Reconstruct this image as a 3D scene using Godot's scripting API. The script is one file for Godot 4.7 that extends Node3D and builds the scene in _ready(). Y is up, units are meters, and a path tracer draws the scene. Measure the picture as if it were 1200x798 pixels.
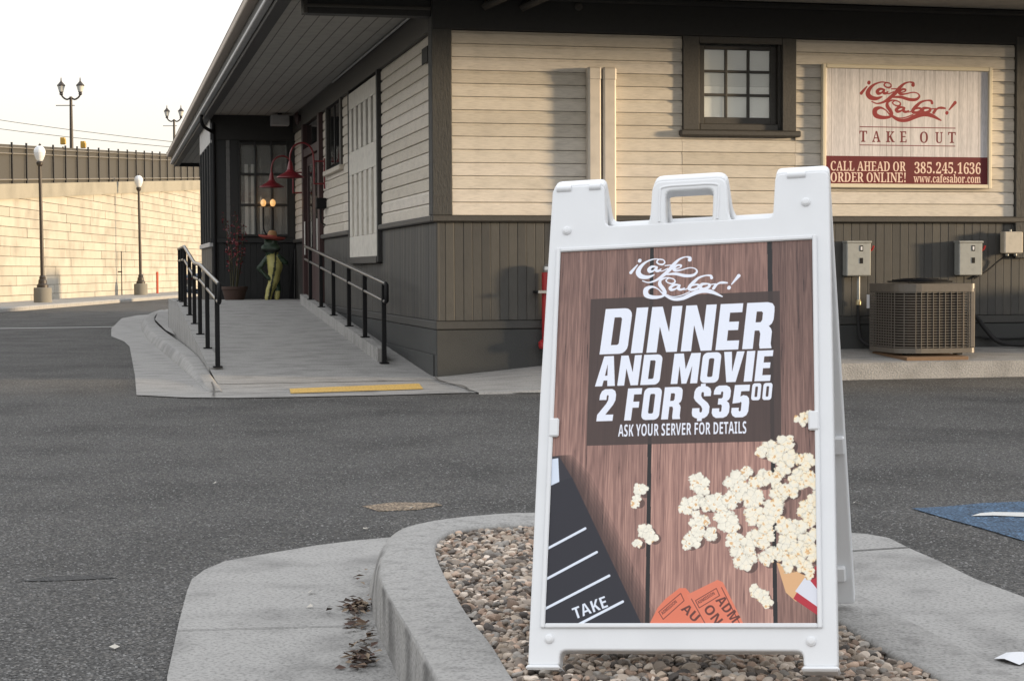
extends Node3D
# The street corner of a cafe: an A-frame sign on a gravel island, the cafe building behind it.

const CORNER := Vector3(-0.697, 0.0, -16.178)       # near corner of the cafe, at the ground
const YAW := 13.026                                 # degrees, how the cafe is turned
const SUN_TO := Vector3(0.9955, 0.0698, 0.0519)     # towards the low sun

var M := {}
var rng := RandomNumberGenerator.new()
var BT: Transform3D
var cache := {}
var used := {}

# ------------------------------------------------------------------ mesh builder
class MB:
	var v := PackedVector3Array()
	var n := PackedVector3Array()
	var c := PackedColorArray()
	var uv := PackedVector2Array()
	var tint := Color.WHITE
	func vert(p: Vector3, nn: Vector3, t := Vector2.ZERO):
		v.append(p); n.append(nn); c.append(tint); uv.append(t)
	func tri(a: Vector3, b: Vector3, d: Vector3):
		var nn := (d - a).cross(b - a).normalized()
		vert(a, nn); vert(b, nn); vert(d, nn)
	func quad(a: Vector3, b: Vector3, d: Vector3, e: Vector3):
		tri(a, b, d); tri(a, d, e)
	func quaduv(a: Vector3, b: Vector3, d: Vector3, e: Vector3):      # top-left, top-right, bottom-right, bottom-left
		var nn := (d - a).cross(b - a).normalized()
		vert(a, nn, Vector2(0, 0)); vert(b, nn, Vector2(1, 0)); vert(d, nn, Vector2(1, 1))
		vert(a, nn, Vector2(0, 0)); vert(d, nn, Vector2(1, 1)); vert(e, nn, Vector2(0, 1))
	func out(a: Vector3, b: Vector3, d: Vector3, ctr: Vector3):       # a triangle that faces away from ctr
		if (d - a).cross(b - a).dot((a + b + d) / 3.0 - ctr) < 0: tri(a, d, b)
		else: tri(a, b, d)
	func outq(a: Vector3, b: Vector3, d: Vector3, e: Vector3, ctr: Vector3):
		out(a, b, d, ctr); out(a, d, e, ctr)
	func box(ctr: Vector3, size: Vector3, b := 0.0):
		var h := size * 0.5
		b = minf(b, minf(h.x, minf(h.y, h.z)) * 0.8)
		if b <= 0.0:
			for ax in 3:
				for sg in [-1.0, 1.0]:
					var p := []
					for k in [[-1, -1], [1, -1], [1, 1], [-1, 1]]:
						var q := Vector3.ZERO
						q[ax] = sg * h[ax]; q[(ax + 1) % 3] = k[0] * h[(ax + 1) % 3]; q[(ax + 2) % 3] = k[1] * h[(ax + 2) % 3]
						p.append(ctr + q)
					outq(p[0], p[1], p[2], p[3], ctr)
			return
		var i := h - Vector3(b, b, b)
		for ax in 3:
			var u := (ax + 1) % 3
			var w := (ax + 2) % 3
			for sg in [-1.0, 1.0]:
				var p := []
				for k in [[-1, -1], [1, -1], [1, 1], [-1, 1]]:
					var q := Vector3.ZERO
					q[ax] = sg * h[ax]; q[u] = k[0] * i[u]; q[w] = k[1] * i[w]
					p.append(ctr + q)
				outq(p[0], p[1], p[2], p[3], ctr)
			for s1 in [-1.0, 1.0]:
				for s2 in [-1.0, 1.0]:
					var a0 := Vector3.ZERO
					var a1 := Vector3.ZERO
					a0[u] = s1 * h[u]; a0[w] = s2 * i[w]
					a1[u] = s1 * i[u]; a1[w] = s2 * h[w]
					var l := Vector3.ZERO
					l[ax] = i[ax]
					outq(ctr + a0 - l, ctr + a0 + l, ctr + a1 + l, ctr + a1 - l, ctr)
		for sx in [-1.0, 1.0]:
			for sy in [-1.0, 1.0]:
				for sz in [-1.0, 1.0]:
					out(ctr + Vector3(sx * h.x, sy * i.y, sz * i.z), ctr + Vector3(sx * i.x, sy * h.y, sz * i.z), ctr + Vector3(sx * i.x, sy * i.y, sz * h.z), ctr)
	func smooth(a: Vector3, na: Vector3, b: Vector3, nb: Vector3, d: Vector3, nd: Vector3):
		if (d - a).cross(b - a).dot(na + nb + nd) < 0:
			vert(a, na); vert(d, nd); vert(b, nb)
		else:
			vert(a, na); vert(b, nb); vert(d, nd)
	func tube(path: Array, radii, sides := 8, caps := true):
		var rings := []
		var norms := []
		var x := Vector3.ZERO
		for k in path.size():
			var t: Vector3 = (path[mini(k + 1, path.size() - 1)] - path[maxi(k - 1, 0)]).normalized()
			if x == Vector3.ZERO:
				x = t.cross(Vector3.UP if absf(t.y) < 0.9 else Vector3.RIGHT).normalized()
			x = (x - t * x.dot(t)).normalized()
			var y := t.cross(x)
			var r: float = radii[k] if radii is Array else radii
			var ring := []
			var nr := []
			for s in sides:
				var a := TAU * s / sides
				var d := x * cos(a) + y * sin(a)
				nr.append(d); ring.append(path[k] + d * r)
			rings.append(ring); norms.append(nr)
		for k in path.size() - 1:
			for s in sides:
				var e := (s + 1) % sides
				smooth(rings[k][s], norms[k][s], rings[k][e], norms[k][e], rings[k + 1][e], norms[k + 1][e])
				smooth(rings[k][s], norms[k][s], rings[k + 1][e], norms[k + 1][e], rings[k + 1][s], norms[k + 1][s])
		if caps:
			var mid: Vector3 = (path[0] + path[-1]) * 0.5
			for s in range(1, sides - 1):
				out(rings[0][0], rings[0][s], rings[0][s + 1], path[0] + (path[1] - path[0]))
				out(rings[-1][0], rings[-1][s], rings[-1][s + 1], path[-1] + (path[-2] - path[-1]))
	func lathe(prof: Array, sides := 16, at := Vector3.ZERO):          # prof: [radius, height] from bottom to top
		for k in prof.size() - 1:
			var p0 := Vector2(prof[k][0], prof[k][1])
			var p1 := Vector2(prof[k + 1][0], prof[k + 1][1])
			var d := p1 - p0
			var m := Vector2(d.y, -d.x).normalized()
			for s in sides:
				var a := TAU * s / sides
				var e := TAU * (s + 1) / sides
				var ca := Vector3(cos(a), 0, sin(a))
				var ce := Vector3(cos(e), 0, sin(e))
				var na := ca * m.x + Vector3.UP * m.y
				var ne := ce * m.x + Vector3.UP * m.y
				var a0 := at + ca * p0.x + Vector3.UP * p0.y
				var e0 := at + ce * p0.x + Vector3.UP * p0.y
				var a1 := at + ca * p1.x + Vector3.UP * p1.y
				var e1 := at + ce * p1.x + Vector3.UP * p1.y
				if p0.x > 0.0001: smooth(a0, na, e0, ne, e1, ne)
				if p1.x > 0.0001: smooth(a0, na, e1, ne, a1, na)
	func extrude(poly: PackedVector2Array, z0: float, z1: float, b: float):   # polygon in xy, rounded edges front and back
		if Geometry2D.is_polygon_clockwise(poly): poly.reverse()
		var cnt := poly.size()
		var nor := PackedVector2Array()
		var miter := PackedVector2Array()
		for k in cnt:
			var p0 := poly[(k - 1 + cnt) % cnt]
			var p1 := poly[k]
			var p2 := poly[(k + 1) % cnt]
			var d0 := (p1 - p0).normalized()
			var d1 := (p2 - p1).normalized()
			var n0 := Vector2(d0.y, -d0.x)
			var n1 := Vector2(d1.y, -d1.x)
			var mm := (n0 + n1).normalized()
			nor.append(mm)
			miter.append(mm / maxf(0.45, mm.dot(n0)))
		var steps := [[0.0, z0], [0.3, z0 + b * 0.06], [0.7, z0 + b * 0.3], [1.0, z0 + b], [1.0, z1 - b], [0.7, z1 - b * 0.3], [0.3, z1 - b * 0.06], [0.0, z1]]
		var loops := []
		for st in steps:
			var lp := PackedVector2Array()
			for k in cnt: lp.append(poly[k] - miter[k] * b * (1.0 - st[0]))
			loops.append(lp)
		for q in steps.size() - 1:
			for k in cnt:
				var e := (k + 1) % cnt
				var a0 := Vector3(loops[q][k].x, loops[q][k].y, steps[q][1])
				var e0 := Vector3(loops[q][e].x, loops[q][e].y, steps[q][1])
				var a1 := Vector3(loops[q + 1][k].x, loops[q + 1][k].y, steps[q + 1][1])
				var e1 := Vector3(loops[q + 1][e].x, loops[q + 1][e].y, steps[q + 1][1])
				quad(a0, a1, e1, e0)
		for side in [0, loops.size() - 1]:
			var lp: PackedVector2Array = loops[side]
			var idx := Geometry2D.triangulate_polygon(lp)
			var z: float = steps[side][1]
			var want := -1.0 if side == 0 else 1.0
			for k in range(0, idx.size(), 3):
				var a := Vector3(lp[idx[k]].x, lp[idx[k]].y, z)
				var bb := Vector3(lp[idx[k + 1]].x, lp[idx[k + 1]].y, z)
				var d := Vector3(lp[idx[k + 2]].x, lp[idx[k + 2]].y, z)
				if (d - a).cross(bb - a).z * want < 0: tri(a, d, bb)
				else: tri(a, bb, d)
	func mesh() -> ArrayMesh:
		var a := []
		a.resize(Mesh.ARRAY_MAX)
		a[Mesh.ARRAY_VERTEX] = v; a[Mesh.ARRAY_NORMAL] = n; a[Mesh.ARRAY_COLOR] = c; a[Mesh.ARRAY_TEX_UV] = uv
		var m := ArrayMesh.new()
		m.add_surface_from_arrays(Mesh.PRIMITIVE_TRIANGLES, a)
		return m

# ------------------------------------------------------------------ scene helpers
func add(parent: Node, called: String, mesh: Mesh, mat: Material, xf := Transform3D()) -> MeshInstance3D:
	var o := MeshInstance3D.new()
	o.name = called; o.mesh = mesh; o.material_override = mat; o.transform = xf
	parent.add_child(o, true)
	return o

func numbered(called: String) -> String:
	used[called] = used.get(called, -1) + 1
	return called if used[called] == 0 else "%s_%03d" % [called, used[called]]

func tag(o: Node, label := "", category := "", group := "", kind := "") -> Node:
	if label: o.set_meta("label", label)
	if category: o.set_meta("category", category)
	if group: o.set_meta("group", group)
	if kind: o.set_meta("kind", kind)
	return o

func thing(called: String, label: String, category: String, xf := Transform3D(), group := "") -> Node3D:
	var o := Node3D.new()
	o.name = numbered(called); o.transform = xf
	add_child(o)
	tag(o, label, category, group)
	return o

func solo(called: String, mesh: Mesh, mat: Material, label: String, category: String, xf := Transform3D(), group := "") -> MeshInstance3D:
	var o := add(self, numbered(called), mesh, mat, xf)
	tag(o, label, category, group)
	return o

func struct(called: String, mesh: Mesh, mat: Material, xf := Transform3D()) -> MeshInstance3D:
	var o := add(self, numbered(called), mesh, mat, xf)
	o.set_meta("kind", "structure")
	return o

func bmesh(size: Vector3, b := 0.0) -> ArrayMesh:
	var key := "%.4f %.4f %.4f %.4f" % [size.x, size.y, size.z, b]
	if not cache.has(key):
		var mb := MB.new()
		mb.box(Vector3.ZERO, size, b)
		cache[key] = mb.mesh()
	return cache[key]

func fbox(parent: Node, called: String, face: Transform3D, a0: float, a1: float, y0: float, y1: float, o0: float, o1: float, mat: Material, b := 0.004) -> MeshInstance3D:
	return add(parent, called, bmesh(Vector3(a1 - a0, y1 - y0, o1 - o0), b), mat, face * Transform3D(Basis(), Vector3((a0 + a1) / 2, (y0 + y1) / 2, (o0 + o1) / 2)))

func facem(face: Transform3D, a0: float, a1: float, y0: float, y1: float, o0: float, o1: float) -> ArrayMesh:   # the same box with its place in the mesh, for parts that carry pieces
	return boxm((face.basis * Vector3(a1 - a0, y1 - y0, o1 - o0)).abs(), face * Vector3((a0 + a1) / 2, (y0 + y1) / 2, (o0 + o1) / 2))

func boxm(size: Vector3, at: Vector3, b := 0.0) -> ArrayMesh:
	var mb := MB.new()
	mb.box(at, size, b)
	return mb.mesh()

func tubem(path: Array, r, sides := 10) -> ArrayMesh:
	var mb := MB.new()
	mb.tube(path, r, sides)
	return mb.mesh()

func lathem(prof: Array, sides := 20) -> ArrayMesh:
	var mb := MB.new()
	mb.lathe(prof, sides)
	return mb.mesh()

func L(s: float, y: float, t: float) -> Vector3:                 # point in the cafe's own frame
	return Vector3(s, y, -t)

func catmull(p: Array, per := 8) -> Array:
	var r := []
	for k in p.size() - 1:
		var a = p[maxi(k - 1, 0)]
		var d = p[mini(k + 2, p.size() - 1)]
		for q in per:
			var x := float(q) / per
			r.append(p[k].cubic_interpolate(p[k + 1], a, d, x))
	r.append(p[-1])
	return r

# ------------------------------------------------------------------ textures and materials
func ntex(freq: float, sd: int, ramp: Array, size := 512, octaves := 4, cellular := false, normal := 0.0) -> NoiseTexture2D:
	var f := FastNoiseLite.new()
	f.seed = sd; f.frequency = freq; f.fractal_octaves = octaves
	f.noise_type = FastNoiseLite.TYPE_SIMPLEX_SMOOTH
	if cellular:
		f.noise_type = FastNoiseLite.TYPE_CELLULAR
		f.cellular_return_type = FastNoiseLite.RETURN_CELL_VALUE if normal == 0.0 else FastNoiseLite.RETURN_DISTANCE
		f.fractal_type = FastNoiseLite.FRACTAL_NONE
	var t := NoiseTexture2D.new()
	t.width = size; t.height = size; t.seamless = true; t.noise = f
	if normal > 0.0:
		t.as_normal_map = true; t.bump_strength = normal
	elif ramp.size():
		var g := Gradient.new()
		var offs := PackedFloat32Array()
		var cols := PackedColorArray()
		for r in ramp:
			offs.append(r[0]); cols.append(r[1] if r[1] is Color else Color(r[1], r[1], r[1]))
		g.offsets = offs; g.colors = cols
		t.color_ramp = g
	return t

func mat(called: String, lin: Color, rough: float, tex: Texture2D = null, scale := Vector3.ONE, nrm: Texture2D = null, nscale := 0.5, detail: Texture2D = null, dscale := Vector3.ONE) -> StandardMaterial3D:
	var m := StandardMaterial3D.new()
	m.resource_name = called
	m.albedo_color = lin.linear_to_srgb(); m.roughness = rough
	if tex or nrm:
		m.uv1_triplanar = true; m.uv1_world_triplanar = true; m.uv1_scale = scale
		m.albedo_texture = tex
	if nrm:
		m.normal_enabled = true; m.normal_texture = nrm; m.normal_scale = nscale
	if detail:
		m.detail_enabled = true; m.detail_blend_mode = BaseMaterial3D.BLEND_MODE_MUL; m.detail_albedo = detail
		m.detail_uv_layer = BaseMaterial3D.DETAIL_UV_2
		m.uv2_triplanar = true; m.uv2_world_triplanar = true; m.uv2_scale = dscale
	M[called] = m
	return m

func tone(from: String, called: String, f: Color) -> StandardMaterial3D:
	var m: StandardMaterial3D = M[from].duplicate()
	m.resource_name = called
	var l := Color(M[from].albedo_color).srgb_to_linear()
	m.albedo_color = Color(l.r * f.r, l.g * f.g, l.b * f.b).linear_to_srgb()
	M[called] = m
	return m

func materials():
	var coarse := ntex(0.012, 3, [[0.0, 0.90], [0.45, 0.97], [1.0, 1.0]], 512, 5)
	var blot := ntex(0.006, 9, [[0.0, 0.80], [0.3, 0.91], [0.5, 0.97], [0.7, 1.0], [1.0, 0.95]], 1024, 8)
	var pores := ntex(0.06, 23, [[0.0, 0.70], [0.3, 0.88], [0.45, 0.97], [1.0, 1.0]], 1024, 6)
	var smear := ntex(0.01, 19, [[0.0, 0.86], [0.35, 0.95], [0.6, 1.0], [1.0, 0.97]], 512, 6)
	var grain := ntex(0.03, 5, [[0.0, 0.82], [0.4, 0.95], [1.0, 1.0]], 512, 5)
	var fine := ntex(0.18, 7, [[0.0, 0.75], [0.5, 0.95], [1.0, 1.0]], 512, 3)
	var nfine := ntex(0.12, 8, [], 512, 4, false, 6.0)
	var ngrain := ntex(0.03, 5, [], 512, 5, false, 5.0)
	# asphalt: stones of several greys in dark binder
	var stones := ntex(0.22, 21, [[0.0, 0.40], [0.3, 0.60], [0.6, 0.70], [0.8, 0.82], [0.92, Color(1.0, 0.98, 0.95)], [1.0, 1.0]], 1024, 1, true)
	var nstones := ntex(0.22, 21, [], 1024, 1, true, 8.0)
	mat("asphalt", Color(0.182, 0.177, 0.171), 0.92, stones, Vector3.ONE * 0.62, nstones, 0.7, ntex(0.008, 31, [[0.0, 0.72], [0.35, 0.88], [0.6, 0.97], [1.0, 1.0]], 1024, 6), Vector3.ONE * 0.09)
	mat("asphalt_patch", Color(0.46, 0.36, 0.26), 0.95, stones, Vector3.ONE * 0.62, nstones, 0.5)
	mat("oil", Color(0.085, 0.085, 0.086), 0.8, stones, Vector3.ONE * 0.62, nstones, 0.6)
	mat("concrete", Color(0.335, 0.328, 0.316), 0.9, pores, Vector3.ONE * 0.9, nfine, 0.35, blot, Vector3.ONE * 0.45)
	mat("concrete_kerb", Color(0.335, 0.328, 0.316), 0.88, pores, Vector3.ONE * 1.1, nfine, 0.35, ntex(0.025, 41, [[0.0, 0.80], [0.3, 0.93], [0.6, 1.0], [1.0, 0.97]], 512, 6), Vector3(1.1, 0.5, 1.1))
	M.concrete_kerb.vertex_color_use_as_albedo = true
	mat("apron_concrete", Color(0.335, 0.328, 0.316), 0.9, pores, Vector3(0.7, 0.9, 1.1), nfine, 0.3, blot, Vector3(0.35, 0.4, 0.7))
	M.apron_concrete.vertex_color_use_as_albedo = true
	mat("joint", Color(0.09, 0.088, 0.085), 0.95)
	mat("yellow_paint", Color(0.62, 0.40, 0.10), 0.8, ntex(0.05, 51, [[0.0, 0.55], [0.3, 0.85], [0.5, 1.0], [1.0, 1.0]], 512, 4), Vector3.ONE * 1.5)
	mat("blue_paint", Color(0.115, 0.225, 0.385), 0.85, stones, Vector3.ONE * 0.62, nstones, 0.6, blot, Vector3.ONE * 1.2)
	mat("white_paint", Color(0.62, 0.62, 0.60), 0.8, fine, Vector3.ONE * 1.5)
	mat("gravel_bed", Color(0.06, 0.05, 0.042), 0.95, fine, Vector3.ONE * 8)
	mat("stone", Color(1, 1, 1), 0.85, fine, Vector3.ONE * 12)
	M.stone.vertex_color_use_as_albedo = true
	mat("aggregate", Color(1, 1, 1), 0.85)
	M.aggregate.vertex_color_use_as_albedo = true
	# painted timber
	mat("siding", Color(0.69, 0.635, 0.55), 0.62, grain, Vector3(0.5, 9.0, 0.5), ngrain, 0.18, coarse, Vector3(0.5, 1.1, 0.5))
	tone("siding", "siding_pale", Color(1.06, 1.06, 1.08)); tone("siding", "siding_dull", Color(0.9, 0.89, 0.87))
	mat("skirt", Color(0.062, 0.060, 0.055), 0.6, grain, Vector3(9.0, 0.5, 9.0), ngrain, 0.25, coarse, Vector3(0.9, 0.6, 0.9))
	tone("skirt", "skirt_worn", Color(1.22, 1.2, 1.16)); tone("skirt", "skirt_dark", Color(0.84, 0.85, 0.87))
	mat("foundation", Color(0.048, 0.050, 0.049), 0.75, fine, Vector3.ONE * 1.5, nfine, 0.2, coarse, Vector3.ONE * 0.6)
	mat("trim", Color(0.058, 0.054, 0.048), 0.55, grain, Vector3(2, 2, 2), ngrain, 0.2)
	mat("rough_post", Color(0.050, 0.050, 0.048), 0.7, grain, Vector3(5, 0.6, 5), ngrain, 0.9)
	mat("dark_trim", Color(0.022, 0.022, 0.022), 0.6, grain, Vector3(1, 1, 1))
	mat("soffit", Color(0.36, 0.35, 0.325), 0.75, coarse, Vector3.ONE * 0.6)
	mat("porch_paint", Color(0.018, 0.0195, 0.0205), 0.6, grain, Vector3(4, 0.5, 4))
	mat("fascia_grey", Color(0.40, 0.40, 0.40), 0.5, coarse, Vector3.ONE)
	mat("shingle_edge", Color(0.58, 0.50, 0.42), 0.85, fine, Vector3.ONE * 3)
	mat("shingle", Color(0.12, 0.11, 0.10), 0.9, fine, Vector3.ONE * 3)
	mat("door_cream", Color(0.68, 0.65, 0.585), 0.6, grain, Vector3(2, 0.6, 2), ngrain, 0.15, coarse, Vector3.ONE * 0.8)
	mat("cover_cream", Color(0.60, 0.55, 0.48), 0.45, coarse, Vector3.ONE * 0.8)
	mat("door_red", Color(0.050, 0.022, 0.022), 0.5, grain, Vector3(2, 0.6, 2))
	mat("lamp_red", Color(0.19, 0.016, 0.022), 0.35)
	mat("pipe_red", Color(0.34, 0.02, 0.022), 0.4)
	mat("black_metal", Color(0.009, 0.009, 0.010), 0.55)
	M.black_metal.metallic_specular = 0.3
	mat("black_rubber", Color(0.012, 0.012, 0.013), 0.8)
	mat("dark_glass", Color(0.010, 0.011, 0.012), 0.05)
	mat("interior", Color(0.03, 0.03, 0.03), 0.9)
	mat("blind_reflection_low", Color(0.84, 0.86, 0.82), 0.9)
	mat("reflection_strip", Color(0.32, 0.32, 0.30), 0.9)  # pale tone for the reflections painted behind the porch panes
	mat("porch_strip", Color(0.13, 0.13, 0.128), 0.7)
	mat("blind_reflection_high", Color(0.58, 0.60, 0.57), 0.9)
	var g := mat("pane", Color(0.95, 1.0, 0.97), 0.02)
	g.transparency = BaseMaterial3D.TRANSPARENCY_ALPHA; g.albedo_color.a = 0.08
	# sign plastic, metals
	mat("plastic_white", Color(0.715, 0.73, 0.75), 0.4, ntex(0.01, 61, [[0.0, 0.97], [0.5, 1.0], [1.0, 0.985]], 512, 3), Vector3.ONE * 0.9, ntex(0.25, 62, [], 512, 2, false, 1.0), 0.05)
	mat("frame_cream", Color(0.70, 0.63, 0.48), 0.45)
	mat("box_grey", Color(0.33, 0.34, 0.325), 0.4, coarse, Vector3.ONE * 2)
	mat("box_pale", Color(0.50, 0.46, 0.39), 0.45, coarse, Vector3.ONE * 2)
	mat("ac_tan", Color(0.130, 0.113, 0.094), 0.45, coarse, Vector3.ONE * 2)
	mat("ac_dark", Color(0.02, 0.018, 0.016), 0.8)
	mat("ac_coil", Color(0.022, 0.014, 0.010), 0.8)
	mat("wood_raw", Color(0.19, 0.115, 0.065), 0.8, grain, Vector3(1, 6, 6))
	mat("steel", Color(0.45, 0.45, 0.44), 0.35)
	M.steel.metallic = 0.8
	mat("brass", Color(0.5, 0.42, 0.25), 0.4)
	M.brass.metallic = 0.6
	# far setting
	mat("block", Color(0.46, 0.43, 0.365), 0.9, fine, Vector3.ONE * 0.8, nfine, 0.3, smear, Vector3.ONE * 0.12)
	tone("block", "block_pale", Color(1.06, 1.06, 1.07)); tone("block", "block_dull", Color(0.93, 0.93, 0.93))
	mat("cap", Color(0.315, 0.295, 0.24), 0.9, fine, Vector3.ONE * 0.8, nfine, 0.3, smear, Vector3.ONE * 0.08)
	mat("mesh_panel", Color(0.060, 0.056, 0.048), 0.8, fine, Vector3.ONE * 2)
	mat("fence_post", Color(0.012, 0.011, 0.010), 0.6)
	mat("fence_rail", Color(0.14, 0.125, 0.10), 0.5)
	mat("lamp_pole", Color(0.030, 0.022, 0.016), 0.5)
	mat("footing", Color(0.20, 0.19, 0.165), 0.9, fine, Vector3.ONE * 2)
	mat("globe", Color(0.62, 0.64, 0.66), 0.2)
	mat("lantern_glass", Color(0.50, 0.50, 0.47), 0.3)
	mat("signal_yellow", Color(0.42, 0.25, 0.03), 0.5)
	mat("orange", Color(0.45, 0.07, 0.03), 0.6)
	mat("wire", Color(0.06, 0.06, 0.06), 0.7)
	mat("shade_building_wall", Color(0.30, 0.25, 0.2), 0.85, fine, Vector3.ONE)  # wall of the unseen building added for shade
	# porch things
	mat("clay", Color(0.055, 0.03, 0.022), 0.8, coarse, Vector3.ONE * 3)
	mat("stem", Color(0.05, 0.045, 0.02), 0.8)
	mat("red_leaf", Color(0.13, 0.012, 0.018), 0.6)
	mat("statue", Color(0.72, 0.72, 0.72), 0.5)
	M.statue.vertex_color_use_as_albedo = true
	mat("hat_red", Color(0.30, 0.06, 0.045), 0.6)
	mat("hat_tan", Color(0.30, 0.18, 0.07), 0.7)
	var bulb := mat("bulb", Color(0.9, 0.75, 0.5), 0.4)
	bulb.emission_enabled = true; bulb.emission = Color(1.0, 0.72, 0.38); bulb.emission_energy_multiplier = 0.2
	mat("car_paint", Color(0.06, 0.08, 0.11), 0.25)
	mat("tail_red", Color(0.35, 0.01, 0.015), 0.2)
	mat("tyre", Color(0.015, 0.015, 0.015), 0.85)
	mat("dry_leaf", Color(1, 1, 1), 0.8)
	M.dry_leaf.vertex_color_use_as_albedo = true
	mat("paper", Color(0.66, 0.67, 0.70), 0.8)
	mat("scrap", Color(0.50, 0.47, 0.42), 0.85)

# ------------------------------------------------------------------ flat print: the two posters
class Canvas:
	var w: int
	var h: int
	var img: Image
	var m: PackedFloat32Array
	var x0: int; var x1: int; var y0: int; var y1: int
	func _init(im: Image):
		img = im; w = im.get_width(); h = im.get_height()
		m.resize(w * h)
		clear()
	func clear():
		m.fill(0.0); x0 = w; x1 = -1; y0 = h; y1 = -1
	func span(row: int, a: float, b: float, k: float):
		a = clampf(a, 0.0, w); b = clampf(b, 0.0, w)
		if b <= a: return
		var i0 := int(a)
		var i1 := mini(int(b), w - 1)
		x0 = mini(x0, i0); x1 = maxi(x1, i1)
		var base := row * w
		if i0 == i1:
			m[base + i0] += (b - a) * k
			return
		m[base + i0] += (i0 + 1 - a) * k
		for i in range(i0 + 1, i1): m[base + i] += k
		m[base + i1] += (b - i1) * k
	func cover(loops: Array):                                    # even-odd, coordinates in pixels
		var lo := INF
		var hi := -INF
		for l in loops:
			for p in l:
				lo = minf(lo, p.y); hi = maxf(hi, p.y)
		var r0 := maxi(0, int(floor(lo)))
		var r1 := mini(h - 1, int(floor(hi)))
		y0 = mini(y0, r0); y1 = maxi(y1, r1)
		for row in range(r0, r1 + 1):
			for q in 3:
				var y := row + (q + 0.5) / 3.0
				var xs := []
				for l in loops:
					var cnt: int = l.size()
					for k in cnt:
						var a: Vector2 = l[k]
						var b: Vector2 = l[(k + 1) % cnt]
						if (a.y <= y) != (b.y <= y):
							xs.append(a.x + (y - a.y) * (b.x - a.x) / (b.y - a.y))
				xs.sort()
				for k in range(0, xs.size() - 1, 2): span(row, xs[k], xs[k + 1], 1.0 / 3.0)
	func disc(p: Vector2, r: float):
		var r0 := maxi(0, int(p.y - r - 1))
		var r1 := mini(h - 1, int(p.y + r + 1))
		var c0 := maxi(0, int(p.x - r - 1))
		var c1 := mini(w - 1, int(p.x + r + 1))
		y0 = mini(y0, r0); y1 = maxi(y1, r1); x0 = mini(x0, c0); x1 = maxi(x1, c1)
		for y in range(r0, r1 + 1):
			for x in range(c0, c1 + 1):
				var d := clampf(r + 0.5 - Vector2(x + 0.5 - p.x, y + 0.5 - p.y).length(), 0.0, 1.0)
				if d > m[y * w + x]: m[y * w + x] = d
	func stroke(pts: Array, wide: Array):                        # smooth line through pts, its width changing along it
		for k in pts.size() - 1:
			var a: Vector2 = pts[maxi(k - 1, 0)]
			var d: Vector2 = pts[mini(k + 2, pts.size() - 1)]
			var steps := maxi(2, int((pts[k + 1] - pts[k]).length() / 0.8))
			for q in steps + 1:
				var t := float(q) / steps
				disc(pts[k].cubic_interpolate(pts[k + 1], a, d, t), lerpf(wide[k], wide[k + 1], t) * 0.5)
	func ink(col: Color, alpha := 1.0):
		for y in range(maxi(y0, 0), mini(y1, h - 1) + 1):
			for x in range(maxi(x0, 0), mini(x1, w - 1) + 1):
				var k := m[y * w + x]
				if k > 0.003: img.set_pixel(x, y, img.get_pixel(x, y).lerp(col, minf(k, 1.0) * alpha))
		clear()
	func text(s: String, font: Font, at: Vector2, cap: float, wide: float, shear := 0.0, turn := 0.0):   # at: left end of the baseline; cap height and full width in pixels
		var t := TextMesh.new()
		t.text = s; t.font = font; t.font_size = 64; t.pixel_size = 0.01; t.depth = 0.0; t.curve_step = 1.0
		t.horizontal_alignment = HORIZONTAL_ALIGNMENT_LEFT
		var a := t.get_mesh_arrays()
		var v: PackedVector3Array = a[Mesh.ARRAY_VERTEX]
		var ix = a[Mesh.ARRAY_INDEX]
		var lo := Vector2(INF, INF)
		var hi := Vector2(-INF, -INF)
		for p in v:
			lo = lo.min(Vector2(p.x, p.y)); hi = hi.max(Vector2(p.x, p.y))
		var hm := TextMesh.new()
		hm.text = "H"; hm.font = font; hm.font_size = 64; hm.pixel_size = 0.01; hm.depth = 0.0
		var hb := hm.get_aabb()
		var t0 := t.get_aabb()
		# the baseline of this text: bottom of an H set beside it
		t.text = s + "H"
		var bottom := INF
		var full: PackedVector3Array = t.get_mesh_arrays()[Mesh.ARRAY_VERTEX]
		for p in full:
			if p.x > hi.x + 0.01: bottom = minf(bottom, p.y)
		var ky := cap / hb.size.y
		var kx := wide / maxf(0.001, hi.x - lo.x)
		var rot := Vector2(cos(turn), sin(turn))
		var q := PackedVector2Array()
		for p in v:
			var x := (p.x - lo.x) * kx + (p.y - bottom) * ky * shear
			var y := -(p.y - bottom) * ky
			q.append(at + Vector2(x * rot.x - y * rot.y, x * rot.y + y * rot.x))
		if ix == null or ix.size() == 0:
			for k in range(0, q.size(), 3): cover([[q[k], q[k + 1], q[k + 2]]])
		else:
			for k in range(0, ix.size(), 3): cover([[q[ix[k]], q[ix[k + 1]], q[ix[k + 2]]]])

func sysfont(called: String, weight := 700) -> SystemFont:
	var f := SystemFont.new()
	f.font_names = PackedStringArray([called]); f.font_weight = weight
	return f

func rounded(x0: float, y0: float, x1: float, y1: float, rl: float, rr: float) -> Array:   # outline with its own radii left and right
	var r := []
	for c in [[x1 - rr, y0 + rr, rr, -90], [x1 - rr, y1 - rr, rr, 0], [x0 + rl, y1 - rl, rl, 90], [x0 + rl, y0 + rl, rl, 180]]:
		if c[2] <= 0.001:
			r.append(Vector2(c[0], c[1])); continue
		for k in 5:
			var a := deg_to_rad(c[3] + k * 22.5)
			r.append(Vector2(c[0] + cos(a) * c[2], c[1] + sin(a) * c[2]))
	return r

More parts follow.
